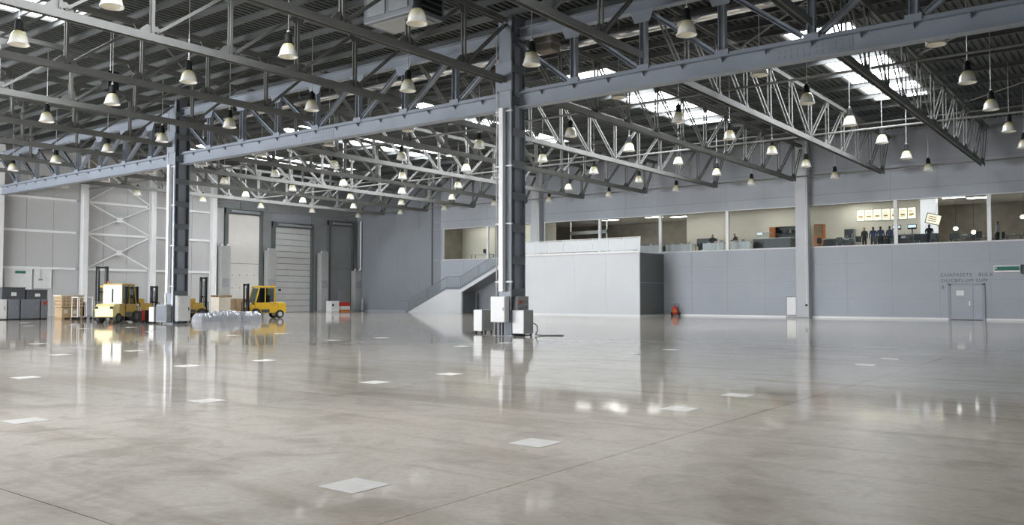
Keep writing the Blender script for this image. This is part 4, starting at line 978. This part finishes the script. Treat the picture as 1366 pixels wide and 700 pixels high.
for q, (x, lab) in enumerate(((-14.95, 'left till screen glowing pale blue under the menu boards'), (-13.9, 'right till screen glowing pale blue under the menu boards'))):
    o = thing('till_screen', lab, 'screen', (x, 66.3, ZF+1.15)); MB().box(-0.3, 0.3, -0.03, 0.03, 0.38, 0.72).build('casing', 'black', o); MB().box(-0.26, 0.26, -0.036, -0.03, 0.5, 0.68).build('display', 'screen', o); MB().box(-0.03, 0.03, -0.02, 0.02, 0.03, 0.38).box(-0.15, 0.15, -0.1, 0.1, 0, 0.03).build('stand', 'black', o)
# menu boards
for q in range(7):
    o = thing('menu_board', 'lit menu board on the kitchen wall, %s from the left' % ORD[q], 'menu board', (-18.7+0.62*q, 69.93, 7.5), group='row of lit menu boards')
    MB().box(0.01, 0.6, 0, 0.065, 0, 0.88).build('case', 'midgrey', o); MB().box(0.03, 0.58, -0.01, 0, 0.03, 0.85).build('face', 'menu', o)
    for z in (0.62, 0.5, 0.2): MB().box(0.08, 0.08+random.uniform(0.25, 0.42), -0.013, -0.01, z, z+0.05).build('print_line', 'menuink', o)
    MB().box(0.12, 0.46, -0.013, -0.01, 0.28, 0.42).build('picture', 'menuink', o)
# white pillar and tilted sign
struct(MB().box(-13.6, -12.55, 67.6, 68.3, ZF, ZC).build('trim_pillar', 'glowpillar'), 'white pillar with added glow in the canteen')
o = thing('tilted_sign', 'tilted lit menu sign hanging in front of the white pillar', 'sign', (-12.5, 66.3, 7.05)); o.rotation_euler = (0, R(15), R(18))
MB().box(-0.5, 0.5, -0.04, 0.04, -0.35, 0.4).build('case', 'boxgrey', o); MB().box(-0.44, 0.44, -0.05, -0.04, -0.29, 0.34).build('face', 'menu', o); MB().tube((0, 0, 0.4), (0, 0, 1.9), 0.01).build('hanger', 'conduit', o)
for z in (0.15, 0.0, -0.15): MB().box(-0.35, 0.2, -0.053, -0.05, z, z+0.06).build('print_line', 'menuink', o)
# right hand seating
for q in range(9):
    chair(-19.6+1.28*q, 63.75+0.2*(q % 2), 0.5*(q % 3)-0.4, 'dark chair along the glass right of the tall column, %s from the left' % ORD[q])
for q in range(3):
    x = -18.2+3.9*q
    table(x, 64.5, 1.3, 0.7, 0.78, 'long dark table by the glass right of the tall column, %s from the left' % ORD[q], 'cabinet', 'canteen_table')
    o = thing('table_caddy', 'small pale caddy on the %s long dark table by the glass' % ORD[q], 'caddy', (x+0.2, 64.5, ZF+0.78))
    MB().box(-0.14, 0.14, -0.09, 0.09, 0, 0.12).build('tray', 'cafwhite', o)
    for d_ in (-0.07, 0.07): MB().lathe([(0, 0), (0.035, 0), (0.035, 0.16), (0.015, 0.2), (0.015, 0.26), (0, 0.26)], 8).build('bottle', 'boxgrey', o, (d_, 0, 0.12))
for q, (x, y) in enumerate(((-10.6, 65.5), (-9.3, 66.5), (-7.4, 65.2), (-6.0, 66.5))):
    table(x, y, 0.9, 0.8, 0.75, 'small dark canteen table right of the pillar, %s from the left' % ORD[q], 'cabinet', 'canteen_table')
    dishes(x, y, ZF+0.75, 5, 'stack of white plates on the %s small dark table from the left' % ORD[q])
    chair(x-0.82, y, 1.2, 'dark chair left of the %s small canteen table' % ORD[q]); chair(x+0.82, y, -1.2, 'dark chair right of the %s small canteen table' % ORD[q])
for q, (x, y, z) in enumerate(((-11.0, 65.9, 6.3), (-9.9, 66.0, 6.0), (-6.95, 66.0, 6.9))):
    o = thing('globe_lamp', 'small white globe lamp in the canteen, %s from the left' % ORD[q], 'lamp', (x, y, z), group='globe lamps in the canteen')
    MB().lathe([(0, -0.14), (0.12, -0.1), (0.17, 0), (0.12, 0.1), (0.03, 0.14)], 14).build('globe', 'globe', o, smooth=True); MB().tube((0, 0, 0.13), (0, 0, ZC-z), 0.008, 6).build('cord', 'black', o)
# ceiling lights
lm = MB().box(-0.75, 0.75, -0.32, 0.32, -0.03, 0.0).mesh('diffuser', 'caflight'); lf_ = MB().box(-0.8, 0.8, -0.37, 0.37, -0.02, 0.0).mesh('frame', 'offwhite')
nl = 0
for x, y in ((-43.5, 68.6), (-41.8, 70.8), (-39.6, 68.6), (-37.0, 70.6), (-35.0, 71.8), (-34.2, 67.4), (-30.5, 67.6), (-24.9, 68.0), (-18.4, 68.6), (-16, 66), (-11.8, 69.9), (-10.3, 71.3), (-8.6, 69.5), (-6.6, 69.2), (-53.5, 65), (-48, 65)):
    o = thing('ceiling_light', 'flat white canteen ceiling light, %s' % (['leftmost', *[w_+' from the left' for w_ in ('second','third','fourth','fifth','sixth','seventh','eighth','ninth','tenth','eleventh','twelfth','thirteenth')], 'rightmost', 'in the office left of the stair mullion', 'in the office right of the stair mullion'][nl]), 'ceiling light', (x, y, ZC), group='canteen ceiling lights'); nl += 1
    link('diffuser', lm, o, (0, 0, -0.005)); link('frame', lf_, o)
# white door frame at the left end of the canteen
o = thing('door_frame', 'white portal frame behind the leftmost canteen pane', 'frame', (-44.6, 68.0, ZF))
for x in (0, 4.0): MB().box(x, x+0.1, -0.05, 0.05, 0, 3.8).build('post', 'white', o)
MB().box(0, 4.1, -0.05, 0.05, 2.55, 2.85).build('beam', 'white', o)
# people
person(-26.7, 65.2, math.pi*0.8, 'lean', 'shirt_dark', 'person in dark clothes leaning over a white buffet table')
person(-28.9, 65.4, math.pi, 'reach', 'shirt_dark', 'person in dark clothes reaching forward left of the mullion')
person(-17.0, 65.5, math.pi*0.9, 'stand', 'shirt_dark', 'person in dark top standing left of the queue under the menu boards')
person(-16.35, 65.35, 0.3, 'stand', 'shirt_blue', 'person in navy top, first in the queue under the menu boards')
person(-15.8, 65.2, 0.0, 'stand', 'shirt_blue', 'person in navy top, second in the queue under the menu boards')
person(-15.2, 65.3, -0.3, 'stand', 'shirt_blue', 'person in navy top, nearest the till screens')
person(-12.6, 65.4, 0.2, 'reach', 'shirt_dark', 'person in dark top below the tilted sign')
person(-8.4, 65.6, 1.3, 'stand', 'shirt_light', 'person in pale top among the small tables')
person(-6.0, 64.2, -0.6, 'stand', 'shirt_dark', 'person in dark top at the right picture edge behind the glass')
# office seen over the stairs
table(-52.6, 64.5, 2.4, 0.7, 0.8, 'pale desk behind the window over the stairs', 'offwhite', 'office_desk')
table(-48.4, 64.5, 2.0, 0.7, 0.8, 'pale desk right of the mullion in the window over the stairs', 'offwhite', 'office_desk')
o = thing('monitor', 'black monitor on the pale desk over the stairs', 'screen', (-52.2, 64.5, ZF+0.8)); MB().box(-0.3, 0.3, -0.03, 0.03, 0.12, 0.5).build('casing', 'black', o); MB().box(-0.12, 0.12, -0.1, 0.1, 0, 0.02).box(-0.03, 0.03, -0.02, 0.02, 0.02, 0.12).build('stand', 'black', o)
